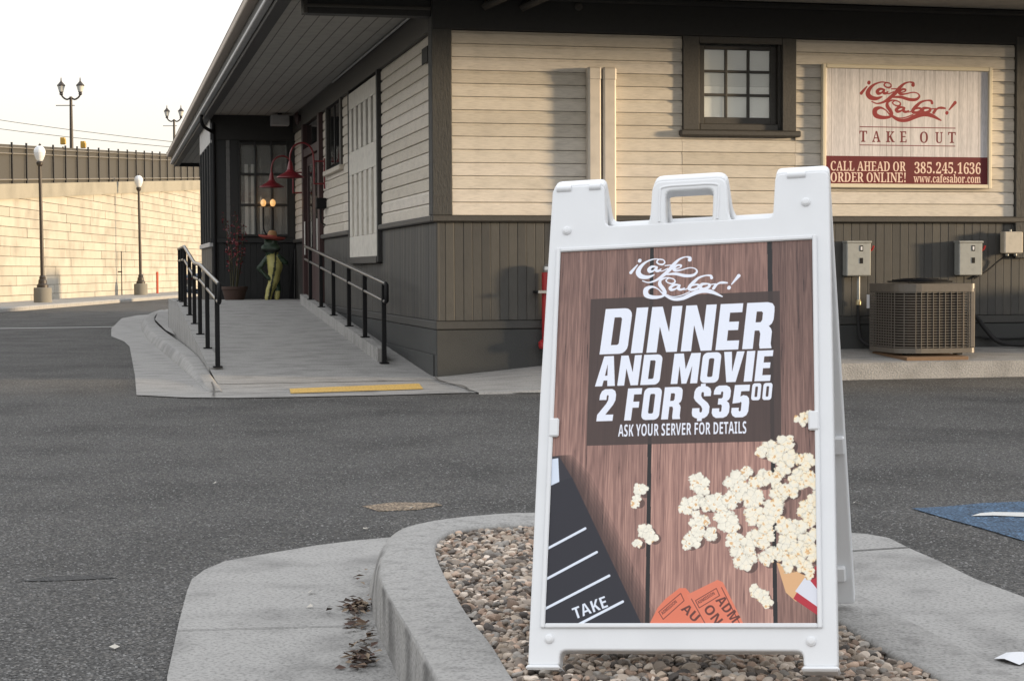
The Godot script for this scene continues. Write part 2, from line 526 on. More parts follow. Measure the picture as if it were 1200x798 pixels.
func heavy_glyph(ch: String) -> Array:                             # [width, loops] in units of the cap height, y down
	var T := 0.232
	var B := 0.195
	match ch:
		"D": return [0.62, [rounded(0, 0, 0.62, 1, 0, 0.17), rounded(T, B, 0.62 - T * 0.93, 1 - B, 0, 0.05)]]
		"I": return [0.265, [[Vector2(0, 0), Vector2(0.265, 0), Vector2(0.265, 1), Vector2(0, 1)]]]
		"N": return [0.68, [[Vector2(0, 1), Vector2(0, 0), Vector2(0.24, 0), Vector2(0.45, 0.56), Vector2(0.45, 0), Vector2(0.68, 0), Vector2(0.68, 1), Vector2(0.44, 1), Vector2(0.23, 0.44), Vector2(0.23, 1)]]]
		"E": return [0.50, [[Vector2(0, 0), Vector2(0.5, 0), Vector2(0.5, B), Vector2(T, B), Vector2(T, 0.395), Vector2(0.45, 0.395), Vector2(0.45, 0.58), Vector2(T, 0.58), Vector2(T, 1 - B), Vector2(0.5, 1 - B), Vector2(0.5, 1), Vector2(0, 1)]]]
		"F": return [0.48, [[Vector2(0, 0), Vector2(0.48, 0), Vector2(0.48, B), Vector2(T, B), Vector2(T, 0.42), Vector2(0.44, 0.42), Vector2(0.44, 0.61), Vector2(T, 0.61), Vector2(T, 1), Vector2(0, 1)]]]
		"R": return [0.62, [[Vector2(0, 0), Vector2(0.46, 0), Vector2(0.56, 0.03), Vector2(0.61, 0.1), Vector2(0.62, 0.2), Vector2(0.62, 0.38), Vector2(0.59, 0.47), Vector2(0.53, 0.52), Vector2(0.58, 0.57), Vector2(0.61, 0.64), Vector2(0.61, 0.9), Vector2(0.64, 1), Vector2(0.38, 1), Vector2(0.36, 0.92), Vector2(0.36, 0.68), Vector2(0.33, 0.61), Vector2(T, 0.61), Vector2(T, 1), Vector2(0, 1)], [Vector2(T, B), Vector2(0.34, B), Vector2(0.37, 0.23), Vector2(0.37, 0.38), Vector2(0.34, 0.43), Vector2(T, 0.43)]]]
		"A": return [0.66, [[Vector2(0, 1), Vector2(0.17, 0), Vector2(0.49, 0), Vector2(0.66, 1), Vector2(0.41, 1), Vector2(0.385, 0.81), Vector2(0.265, 0.81), Vector2(0.24, 1)], [Vector2(0.285, 0.65), Vector2(0.365, 0.65), Vector2(0.325, 0.27)]]]
		"M": return [0.86, [[Vector2(0, 1), Vector2(0, 0), Vector2(0.31, 0), Vector2(0.43, 0.52), Vector2(0.55, 0), Vector2(0.86, 0), Vector2(0.86, 1), Vector2(0.63, 1), Vector2(0.63, 0.42), Vector2(0.51, 1), Vector2(0.35, 1), Vector2(0.22, 0.42), Vector2(0.22, 1)]]]
		"O", "0": return [0.6, [rounded(0, 0, 0.6, 1, 0.16, 0.16), rounded(T * 0.93, B, 0.6 - T * 0.93, 1 - B, 0.05, 0.05)]]
		"V": return [0.66, [[Vector2(0, 0), Vector2(0.25, 0), Vector2(0.33, 0.66), Vector2(0.41, 0), Vector2(0.66, 0), Vector2(0.48, 1), Vector2(0.18, 1)]]]
		"2": return [0.56, [[Vector2(0.01, 0.34), Vector2(0.01, 0.18), Vector2(0.06, 0.06), Vector2(0.16, 0), Vector2(0.4, 0), Vector2(0.51, 0.06), Vector2(0.56, 0.18), Vector2(0.56, 0.36), Vector2(0.5, 0.5), Vector2(0.28, 0.8), Vector2(0.55, 0.8), Vector2(0.55, 1), Vector2(0, 1), Vector2(0, 0.8), Vector2(0.26, 0.46), Vector2(0.31, 0.35), Vector2(0.31, 0.22), Vector2(0.29, 0.19), Vector2(0.26, 0.19), Vector2(0.25, 0.23), Vector2(0.25, 0.34)]]]
		"3": return [0.56, [[Vector2(0, 0.28), Vector2(0, 0.16), Vector2(0.05, 0.05), Vector2(0.15, 0), Vector2(0.4, 0), Vector2(0.51, 0.06), Vector2(0.56, 0.17), Vector2(0.56, 0.35), Vector2(0.53, 0.44), Vector2(0.46, 0.49), Vector2(0.54, 0.55), Vector2(0.57, 0.66), Vector2(0.57, 0.84), Vector2(0.51, 0.95), Vector2(0.4, 1), Vector2(0.15, 1), Vector2(0.05, 0.94), Vector2(0, 0.84), Vector2(0, 0.7), Vector2(0.24, 0.7), Vector2(0.24, 0.79), Vector2(0.27, 0.82), Vector2(0.31, 0.79), Vector2(0.31, 0.63), Vector2(0.28, 0.59), Vector2(0.17, 0.59), Vector2(0.17, 0.4), Vector2(0.28, 0.4), Vector2(0.31, 0.36), Vector2(0.31, 0.21), Vector2(0.27, 0.18), Vector2(0.24, 0.21), Vector2(0.24, 0.28)]]]
		"5": return [0.56, [[Vector2(0.03, 0), Vector2(0.53, 0), Vector2(0.53, 0.2), Vector2(0.26, 0.2), Vector2(0.25, 0.36), Vector2(0.34, 0.32), Vector2(0.46, 0.34), Vector2(0.54, 0.42), Vector2(0.56, 0.55), Vector2(0.56, 0.82), Vector2(0.51, 0.94), Vector2(0.4, 1), Vector2(0.15, 1), Vector2(0.05, 0.94), Vector2(0, 0.84), Vector2(0, 0.7), Vector2(0.24, 0.7), Vector2(0.24, 0.79), Vector2(0.28, 0.82), Vector2(0.31, 0.79), Vector2(0.31, 0.56), Vector2(0.28, 0.52), Vector2(0.25, 0.55), Vector2(0.01, 0.57)]]]
		"$": return [0.58, [[Vector2(0.2, -0.07), Vector2(0.36, -0.07), Vector2(0.36, 0), Vector2(0.44, 0.02), Vector2(0.53, 0.08), Vector2(0.57, 0.18), Vector2(0.57, 0.32), Vector2(0.34, 0.32), Vector2(0.33, 0.21), Vector2(0.29, 0.18), Vector2(0.25, 0.21), Vector2(0.25, 0.3), Vector2(0.3, 0.38), Vector2(0.5, 0.53), Vector2(0.57, 0.64), Vector2(0.57, 0.83), Vector2(0.52, 0.93), Vector2(0.44, 0.99), Vector2(0.36, 1.0), Vector2(0.36, 1.08), Vector2(0.2, 1.08), Vector2(0.2, 1.0), Vector2(0.12, 0.98), Vector2(0.03, 0.92), Vector2(0, 0.82), Vector2(0, 0.68), Vector2(0.24, 0.68), Vector2(0.25, 0.79), Vector2(0.29, 0.82), Vector2(0.33, 0.79), Vector2(0.33, 0.7), Vector2(0.28, 0.62), Vector2(0.08, 0.46), Vector2(0.01, 0.36), Vector2(0.01, 0.17), Vector2(0.05, 0.07), Vector2(0.13, 0.01), Vector2(0.2, 0)]]]
	return [0.22, []]

func heavy_line(cv: Canvas, s: String, left: float, right: float, top: float, bottom: float, gap := 0.055, shear := 0.11):   # uv of the poster
	var total := -gap
	for ch in s: total += heavy_glyph(ch)[0] + gap
	var cap := (bottom - top) * cv.h
	var kx := (right - left) * cv.w / (total + shear * 0.55)
	var x := 0.0
	for ch in s:
		var gl := heavy_glyph(ch)
		var loops := []
		for l in gl[1]:
			var o := []
			for p in l: o.append(Vector2(left * cv.w + (x + p.x + (1.0 - p.y) * shear) * kx, top * cv.h + p.y * cap))
			loops.append(o)
		if loops.size(): cv.cover(loops)
		x += gl[0] + gap

func script_logo(cv: Canvas, ax: float, bx: float, ay: float, by: float, px: float):   # the shop's handwritten name; x' = ax x + bx, y' = ay y + by of drawing units
	var S := func(pts: Array, wide: Array):
		var p := []
		for k in range(0, pts.size(), 2): p.append(Vector2(pts[k] * ax + bx, (pts[k + 1] + pts[k] * 0.047) * ay + by))
		var w := []
		for k in p.size(): w.append(maxf(wide[mini(k, wide.size() - 1)], 8.0) * px)
		cv.stroke(p, w)
	S.call([139, 108, 137, 113], [24, 24])                                                 # inverted exclamation
	S.call([120, 146, 92, 178, 66, 210], [8, 16, 22])
	S.call([300, 140, 282, 122, 300, 100, 335, 104, 348, 126, 330, 142, 300, 140], [10, 12, 9, 7, 10, 14, 10])   # C with its curl
	S.call([335, 104, 262, 97, 192, 122, 145, 165, 128, 208, 152, 240, 208, 248, 262, 228], [7, 7, 14, 26, 34, 34, 24, 8])
	S.call([282, 163, 244, 160, 218, 182, 226, 200, 256, 194, 284, 164, 276, 190, 296, 196, 318, 180], [11, 17, 24, 24, 12, 11, 20, 18, 8])   # a
	S.call([556, 104, 556, 86, 520, 80, 472, 98, 428, 138, 388, 186, 336, 234, 278, 274, 216, 292, 166, 278], [26, 18, 8, 14, 24, 26, 24, 16, 9, 5])   # f
	S.call([352, 152, 420, 146], [8, 8])
	S.call([432, 182, 476, 168, 484, 150, 452, 150, 424, 178, 440, 194, 486, 188, 556, 170, 602, 178, 616, 204, 584, 232, 520, 236, 436, 220, 352, 228], [9, 9, 14, 14, 20, 16, 10, 7, 8, 14, 20, 22, 20, 6])   # e and its flourish
	S.call([374, 292, 362, 274, 388, 256, 428, 266, 436, 288, 410, 302, 374, 292], [8, 10, 8, 8, 12, 12, 8])   # S curl
	S.call([424, 262, 368, 252, 318, 272, 312, 308, 340, 346, 356, 378, 330, 406, 258, 414, 202, 396, 198, 350, 246, 328, 296, 346, 346, 392, 420, 428, 500, 422, 580, 386, 652, 362, 730, 366, 826, 406], [8, 9, 16, 26, 26, 20, 18, 26, 34, 34, 16, 8, 10, 20, 26, 30, 30, 28, 8])
	S.call([330, 372, 410, 408, 484, 400, 556, 370], [4, 7, 7, 4])
	S.call([470, 312, 430, 312, 398, 336, 410, 352, 446, 342, 476, 314, 466, 342, 490, 350, 516, 338], [11, 17, 23, 20, 12, 11, 20, 17, 8])   # a
	S.call([486, 350, 526, 348, 560, 326], [8, 8, 8])
	S.call([296, 196, 330, 196, 372, 176], [6, 7, 8])
	S.call([640, 322, 662, 316], [8, 8])
	S.call([738, 254, 730, 236, 690, 234, 634, 252, 590, 290, 556, 330, 562, 350, 604, 346, 640, 322, 614, 308, 580, 318], [20, 16, 10, 16, 24, 24, 20, 17, 20, 14, 8])   # b
	S.call([704, 302, 660, 306, 644, 330, 670, 346, 712, 330, 722, 310, 704, 302], [11, 20, 24, 20, 20, 17, 11])   # o
	S.call([722, 310, 764, 304, 772, 312, 754, 340], [8, 8, 20, 20])   # r
	S.call([762, 326, 796, 298, 828, 292, 866, 294], [11, 13, 18, 10])
	S.call([960, 236, 930, 272, 902, 306], [24, 16, 8])                                    # exclamation
	S.call([882, 332, 880, 336], [24, 24])

func vgrain(w: int, h: int, fx: float, rows: int, sd: int) -> PackedByteArray:             # noise drawn out along y
	var f := FastNoiseLite.new()
	f.seed = sd; f.frequency = fx; f.fractal_octaves = 4
	var im := f.get_image(w, rows)
	im.resize(w, h, Image.INTERPOLATE_CUBIC)
	im.convert(Image.FORMAT_L8)
	return im.get_data()

func popcorn(img: Image, p: Vector2, r: float, warm: float, f: FastNoiseLite):                    # one printed kernel: a ragged burst of puffs
	var blobs := []
	var k := rng.randi_range(4, 6)
	for i in k:
		var a := TAU * i / k + rng.randf_range(-0.5, 0.5)
		blobs.append([p + Vector2(cos(a), sin(a)) * r * rng.randf_range(0.30, 0.62), r * rng.randf_range(0.36, 0.60)])
	blobs.append([p, r * 0.55])
	var z := rng.randf() * 300.0
	for y in range(maxi(0, int(p.y - r * 1.3)), mini(img.get_height() - 1, int(p.y + r * 1.3)) + 1):
		for x in range(maxi(0, int(p.x - r * 1.3)), mini(img.get_width() - 1, int(p.x + r * 1.3)) + 1):
			var q := Vector2(x, y)
			var n := f.get_noise_3d(x, y, z)
			var best := -9.0
			var second := -9.0
			for b in blobs:
				var e: float = 1.0 - q.distance_to(b[0]) / b[1] + n * 0.42
				if e > best:
					second = best; best = e
				elif e > second: second = e
			if best < 0.0: continue
			var crease := smoothstep(0.0, 0.16, absf(best - second))
			var m := f.get_noise_3d(x * 0.6 + 900.0, y * 0.6, z)
			var light := 0.80 + 0.17 * smoothstep(0.0, 0.3, best) + 0.07 * m - 0.07 * (1.0 - crease)
			var c := Color(0.985, 0.965, 0.92).lerp(Color(0.96, 0.88, 0.74), clampf(warm * (0.5 + m * 1.4), 0, 1))
			if m > 0.30: c = c.lerp(Color(0.83, 0.62, 0.40), clampf((m - 0.30) * 4.0, 0, 0.75))
			img.set_pixel(x, y, img.get_pixel(x, y).lerp(Color(c.r * light, c.g * light, c.b * light * 0.98), clampf(best * r * 0.5, 0, 1)))

func movie_poster() -> ImageTexture:
	var w := 900
	var h := 1352
	var g1 := vgrain(w, h, 0.08, 34, 11)
	var g2 := vgrain(w, h, 0.012, 40, 12)
	var g3 := vgrain(w, h, 0.20, 56, 13)
	var g4 := vgrain(w, h, 0.02, 300, 14)
	var data := PackedByteArray()
	data.resize(w * h * 3)
	for y in h:
		var low := float(y) / h
		for x in w:
			var u := float(x) / w
			var i := y * w + x
			var e1 := lerpf(0.370, 0.383, low)
			var e2 := lerpf(0.834, 0.850, low)
			var ring := 0.5 + 0.5 * sin((g2[i] / 255.0 * 9.0 + u * 26.0 + g4[i] / 255.0 * 1.2) * 3.2)
			var k := 0.30 * g1[i] / 255.0 + 0.20 * g2[i] / 255.0 + 0.30 * g3[i] / 255.0 + 0.20 * ring
			k = clampf((k - 0.5) * 1.3 + 0.55, 0.0, 1.0)
			var plank := 1.0
			if u > e1 and u < e2: plank = 1.07
			elif u > e2: plank = 0.88
			var lightness := plank * (0.84 + 0.22 * smoothstep(0.05, 0.75, low))
			var c := Color(0.37, 0.265, 0.25).lerp(Color(0.72, 0.565, 0.51), k)
			if k < 0.24 and g3[i] < 90: c = c.darkened(0.3)
			c = Color(c.r * lightness, c.g * lightness, c.b * lightness)
			if absf(u - e1) < 0.0075 or absf(u - e2) < (0.009 if low < 0.3 else 0.0075): c = Color(0.085, 0.075, 0.09)
			data[i * 3] = int(clampf(c.r, 0, 1) * 255); data[i * 3 + 1] = int(clampf(c.g, 0, 1) * 255); data[i * 3 + 2] = int(clampf(c.b, 0, 1) * 255)
	var img := Image.create_from_data(w, h, false, Image.FORMAT_RGB8, data)
	var cv := Canvas.new(img)
	var P := func(a: Array) -> Array:
		var r := []
		for k in range(0, a.size(), 2): r.append(Vector2(a[k] * w, a[k + 1] * h))
		return r
	# the brown panel behind the words
	cv.cover([P.call([0.130, 0.139, 0.873, 0.139, 0.876, 0.543, 0.133, 0.543])]); cv.ink(Color(0.235, 0.185, 0.175), 0.86)
	var white := Color(0.90, 0.92, 0.97)
	script_logo(cv, 4.776e-4 * w, 0.2565 * w, 3.428e-4 * h, -0.00464 * h, 0.54)
	cv.ink(white)
	heavy_line(cv, "DINNER", 0.172, 0.848, 0.169, 0.2955, 0.085)
	heavy_line(cv, "AND MOVIE", 0.158, 0.842, 0.301, 0.3835, 0.075)
	heavy_line(cv, "2 FOR $35", 0.168, 0.757, 0.3915, 0.478, 0.08)
	heavy_line(cv, "00", 0.762, 0.842, 0.3885, 0.434, 0.13)
	cv.ink(white)
	var sans := sysfont("Droid Sans")
	cv.text("ASK YOUR SERVER FOR DETAILS", sans, Vector2(0.255 * w, 0.5205 * h), 0.0315 * h, 0.49 * w)
	cv.ink(white)
	# clapperboard, with the soft shadow printed beside it
	for q in 7:
		var e := 0.012 * q
		cv.cover([P.call([-0.01, 0.570, 0.027 + e * 0.7, 0.566, 0.082 + e, 0.622, 0.368 + e, 1.01, -0.01, 1.01])]); cv.ink(Color(0.13, 0.09, 0.09), 0.13)
	cv.cover([P.call([-0.01, 0.570, 0.027, 0.570, 0.082, 0.628, 0.368, 1.01, -0.01, 1.01])]); cv.ink(Color(0.16, 0.15, 0.19))
	cv.cover([P.call([-0.01, 0.645, 0.074, 0.628, 0.082, 0.628, 0.368, 1.01, -0.01, 1.01])]); cv.ink(Color(0.125, 0.125, 0.165))
	cv.cover([P.call([-0.01, 0.577, 0.024, 0.574, 0.032, 0.637, -0.01, 0.650])]); cv.ink(Color(0.83, 0.87, 0.93))
	for l in [[-0.01, 0.813, 0.139, 0.760], [-0.01, 0.891, 0.186, 0.821], [-0.01, 0.966, 0.236, 0.881], [0.125, 1.003, 0.290, 0.946]]:
		cv.stroke([Vector2(l[0] * w, l[1] * h), Vector2(l[2] * w, l[3] * h)], [9, 9])
	cv.text("TAKE", sans, Vector2(0.113 * w, 0.990 * h), 0.029 * h, 0.132 * w, 0.0, -0.365)
	cv.ink(Color(0.87, 0.90, 0.95))
	# two orange tickets
	var ticket := Color(0.86, 0.47, 0.36)
	var brown := Color(0.38, 0.20, 0.18)
	cv.cover([P.call([0.385, 1.01, 0.420, 0.962, 0.448, 0.940, 0.500, 0.913, 0.524, 0.913, 0.545, 0.930, 0.610, 1.01])]); cv.ink(ticket)
	cv.cover([P.call([0.527, 0.930, 0.640, 0.893, 0.660, 0.899, 0.742, 1.01, 0.592, 1.01])]); cv.ink(ticket.lightened(0.03))
	for q in [[0.560, 0.944, 0.636, 0.914, 0.648, 0.932, 0.574, 0.962], [0.425, 0.972, 0.505, 0.926, 0.518, 0.944, 0.442, 0.990]]:
		var lp: Array = P.call(q + [q[0], q[1]])
		for k in 4: cv.stroke([lp[k], lp[k + 1]], [2.5, 2.5])
	for q in [[0.545, 0.940, 0.600, 1.005], [0.655, 0.912, 0.725, 1.005]]:
		cv.stroke([Vector2(q[0] * w, q[1] * h), Vector2(q[2] * w, q[3] * h)], [2.5, 2.5])
	cv.text("ADM", sans, Vector2(0.632 * w, 0.944 * h), 0.024 * h, 0.105 * w, 0.0, 0.92)
	cv.text("ON", sans, Vector2(0.588 * w, 0.966 * h), 0.024 * h, 0.075 * w, 0.0, 0.92)
	cv.text("AU", sans, Vector2(0.505 * w, 0.966 * h), 0.022 * h, 0.07 * w, 0.0, 0.75)
	cv.text("ADMISSION", sans, Vector2(0.572 * w, 0.953 * h), 0.008 * h, 0.07 * w, 0.0, -0.55)
	cv.text("ADMISSION", sans, Vector2(0.440 * w, 0.979 * h), 0.008 * h, 0.07 * w, 0.0, -0.72)
	cv.ink(brown)
	# red and white cup
	cv.cover([P.call([0.855, 0.850, 0.965, 0.885, 0.925, 0.948, 0.888, 0.925])]); cv.ink(Color(0.86, 0.68, 0.50))
	cv.cover([P.call([0.958, 0.890, 1.01, 0.852, 1.01, 0.985, 0.915, 0.940])]); cv.ink(Color(0.70, 0.16, 0.22))
	cv.cover([P.call([0.962, 0.884, 1.01, 0.925, 1.01, 0.965, 0.922, 0.922])]); cv.ink(Color(0.85, 0.86, 0.90))
	# popcorn: shadow printed under it first, then the kernels
	var spots := [[0.350, 0.662, 20], [0.330, 0.690, 18], [0.372, 0.768, 22], [0.392, 0.782, 20], [0.340, 0.797, 14],
		[0.564, 0.644, 26], [0.575, 0.668, 22], [0.527, 0.708, 22], [0.552, 0.695, 22], [0.566, 0.741, 26], [0.529, 0.798, 20], [0.552, 0.790, 24], [0.613, 0.780, 22], [0.570, 0.770, 20], [0.600, 0.700, 24],
		[0.640, 0.700, 30], [0.696, 0.685, 32], [0.659, 0.742, 30], [0.743, 0.621, 18], [0.700, 0.645, 28], [0.735, 0.665, 30], [0.724, 0.825, 30], [0.743, 0.850, 28], [0.700, 0.790, 24], [0.690, 0.760, 26], [0.760, 0.800, 30], [0.807, 0.788, 28],
		[0.798, 0.641, 28], [0.770, 0.690, 30], [0.780, 0.735, 30], [0.836, 0.563, 26], [0.800, 0.570, 18], [0.892, 0.551, 28], [0.865, 0.580, 26], [0.915, 0.585, 28], [0.880, 0.615, 26], [0.965, 0.604, 28], [0.935, 0.640, 26], [0.983, 0.643, 26], [0.840, 0.640, 26],
		[0.863, 0.674, 30], [0.905, 0.668, 26], [0.817, 0.750, 30], [0.845, 0.715, 30], [0.862, 0.826, 30], [0.830, 0.830, 24], [0.926, 0.763, 30], [0.885, 0.760, 28], [0.895, 0.800, 28], [0.964, 0.713, 26], [0.985, 0.740, 28], [0.971, 0.795, 30], [0.930, 0.820, 28], [0.943, 0.857, 26], [0.985, 0.830, 28], [0.998, 0.690, 26], [0.816, 0.844, 20], [0.900, 0.850, 26], [0.965, 0.872, 20],
		[0.778, 0.922, 18], [0.800, 0.932, 20], [0.820, 0.946, 18], [0.950, 0.488, 20], [0.980, 0.482, 18]]
	for s in spots: cv.disc(Vector2(s[0] * w + 14, s[1] * h + 10), s[2] * 0.95)
	cv.ink(Color(0.13, 0.09, 0.09), 0.45)
	var lumps := FastNoiseLite.new()
	lumps.seed = 77; lumps.frequency = 0.07; lumps.fractal_octaves = 3
	for s in spots: popcorn(img, Vector2(s[0] * w, s[1] * h), s[2] * 1.38, clampf((s[0] - 0.68) * 2.4, 0.0, 1.0), lumps)
	return ImageTexture.create_from_image(img)

func takeout_print() -> ImageTexture:
	var w := 1000
	var h := 660
	var g1 := vgrain(w, h, 0.035, 24, 71)
	var g2 := vgrain(w, h, 0.12, 90, 72)
	var data := PackedByteArray()
	data.resize(w * h * 3)
	var seams := [0.05, 0.13, 0.215, 0.29, 0.375, 0.405, 0.47, 0.52, 0.60, 0.665, 0.73, 0.81, 0.86, 0.93]
	var red_from := int(0.748 * h)
	for y in h:
		for x in w:
			var i := y * w + x
			var k := 0.55 * g1[i] / 255.0 + 0.45 * g2[i] / 255.0
			var c := Color(0.72, 0.71, 0.72).lerp(Color(0.88, 0.865, 0.875), clampf((k - 0.5) * 1.6 + 0.62, 0, 1))
			if y >= red_from: c = Color(0.36, 0.03, 0.07).lerp(Color(0.42, 0.06, 0.09), k)
			data[i * 3] = int(c.r * 255); data[i * 3 + 1] = int(c.g * 255); data[i * 3 + 2] = int(c.b * 255)
	var img := Image.create_from_data(w, h, false, Image.FORMAT_RGB8, data)
	var cv := Canvas.new(img)
	for s in seams: cv.cover([[Vector2(s * w - 1.3, 0), Vector2(s * w + 1.3, 0), Vector2(s * w + 1.3, red_from), Vector2(s * w - 1.3, red_from)]])
	cv.ink(Color(0.45, 0.41, 0.41), 0.55)
	var red := Color(0.56, 0.15, 0.16)
	script_logo(cv, 6.283e-4 * w, 0.183 * w, 9.256e-4 * h, 0.0293 * h, 0.80)
	cv.ink(red)
	var serif := sysfont("Droid Serif")
	var word := "TAKE OUT"
	var xs := [0.214, 0.290, 0.372, 0.455, 0.0, 0.575, 0.667, 0.745]
	var ws := [0.046, 0.050, 0.052, 0.040, 0.0, 0.048, 0.046, 0.046]
	for k in word.length():
		if word[k] != " ": cv.text(word[k], serif, Vector2(xs[k] * w, 0.629 * h), 0.092 * h, ws[k] * w)
	for y in [0.504, 0.655]: cv.cover([[Vector2(0.216 * w, y * h - 2.2), Vector2(0.789 * w, y * h - 2.2), Vector2(0.789 * w, y * h + 2.2), Vector2(0.216 * w, y * h + 2.2)]])
	cv.ink(Color(0.43, 0.12, 0.14))
	cv.text("CALL AHEAD OR", serif, Vector2(0.046 * w, 0.870 * h), 0.080 * h, 0.445 * w)
	cv.text("ORDER ONLINE!", serif, Vector2(0.046 * w, 0.962 * h), 0.080 * h, 0.445 * w)
	cv.text("385.245.1636", serif, Vector2(0.543 * w, 0.886 * h), 0.096 * h, 0.402 * w)
	cv.text("www.cafesabor.com", serif, Vector2(0.538 * w, 0.962 * h), 0.066 * h, 0.407 * w)
	cv.ink(Color(0.92, 0.83, 0.76))
	return ImageTexture.create_from_image(img)

# ------------------------------------------------------------------ ground
func sheet(pts: Array, y: float) -> ArrayMesh:                      # flat polygon of [x, z]
	var poly := PackedVector2Array()
	for p in pts: poly.append(Vector2(p[0], p[1]))
	var mb := MB.new()
	var ix := Geometry2D.triangulate_polygon(poly)
	for k in range(0, ix.size(), 3):
		var q := []
		for j in 3: q.append(Vector3(poly[ix[k + j]].x, y, poly[ix[k + j]].y))
		mb.out(q[0], q[1], q[2], q[0] + Vector3.DOWN)
	return mb.mesh()

func resample(p: Array, count: int) -> Array:                       # evenly spaced points along a smooth line of [x, z]
	var v := []
	for q in p: v.append(Vector2(q[0], q[1]))
	var c := catmull(v, 10)
	var run := [0.0]
	for k in c.size() - 1: run.append(run[-1] + (c[k + 1] - c[k]).length())
	var r := []
	var j := 0
	for k in count:
		var d: float = run[-1] * k / (count - 1)
		while j < c.size() - 2 and run[j + 1] < d: j += 1
		r.append(c[j].lerp(c[j + 1], clampf((d - run[j]) / maxf(1e-6, run[j + 1] - run[j]), 0, 1)))
	return r

func kerb_mesh(base: Array, crest: Array, inner: Array, top: Array, foot: float, back: float, dirt := 0.0) -> ArrayMesh:   # three lines of Vector2 swept as a rounded kerb
	var rows := []
	var f := FastNoiseLite.new()
	f.seed = 4; f.frequency = 2.4; f.fractal_octaves = 3
	for k in base.size():
		var b := Vector3(base[k].x, foot, base[k].y)
		var c := Vector3(crest[k].x, top[k], crest[k].y)
		var i := Vector3(inner[k].x, top[k] - 0.004, inner[k].y)
		var o := Vector3(c.x - b.x, 0, c.z - b.z)
		var hgt: float = top[k] - foot
		var face := b + o * 0.22 + Vector3.UP * hgt * 0.30
		var face2 := b + o * 0.45 + Vector3.UP * hgt * 0.66
		var sh := b + o * 0.72 + Vector3.UP * hgt * 0.89
		var inr := (i - c).normalized()
		rows.append([b + Vector3.DOWN * 0.08, b, face, face2, sh, c + Vector3.DOWN * 0.003, c + (i - c) * 0.3, c + (i - c) * 0.65, i - inr * 0.012, i + Vector3.DOWN * 0.012, Vector3(i.x, back, i.z)])
	var w: int = rows[0].size()
	var nor := []
	for k in rows.size():
		var nr := []
		var flip := 1.0
		if (rows[mini(k + 1, rows.size() - 1)][6] - rows[maxi(k - 1, 0)][6]).cross(rows[k][7] - rows[k][5]).y < 0: flip = -1.0
		for j in w:
			var du: Vector3 = rows[mini(k + 1, rows.size() - 1)][j] - rows[maxi(k - 1, 0)][j]
			var dv: Vector3 = rows[k][mini(j + 1, w - 1)] - rows[k][maxi(j - 1, 0)]
			nr.append(du.cross(dv).normalized() * flip)
		nor.append(nr)
	var mb := MB.new()
	var put := func(k: int, j: int):
		var p: Vector3 = rows[k][j]
		var g := 1.0
		if dirt > 0.0 and j >= 1 and j <= 4:                              # grime left in streaks down the weathered face
			g = 1.0 - dirt * smoothstep(0.0, 0.5, f.get_noise_3d(p.x * 1.6, p.y * 0.5, p.z * 1.6) + 0.12) * (1.0 if j >= 2 else 0.6)
		mb.tint = Color(g, g, g * 1.01)
		mb.vert(p, nor[k][j])
	for k in rows.size() - 1:
		for j in w - 1:
			for q in [[k, j], [k + 1, j], [k + 1, j + 1], [k, j], [k + 1, j + 1], [k, j + 1]]: put.call(q[0], q[1])
	return mb.mesh()

func scale_pts(a: Array, k: float) -> Array:
	var r := []
	for p in a: r.append([p[0] * k, p[1] * k])
	return r

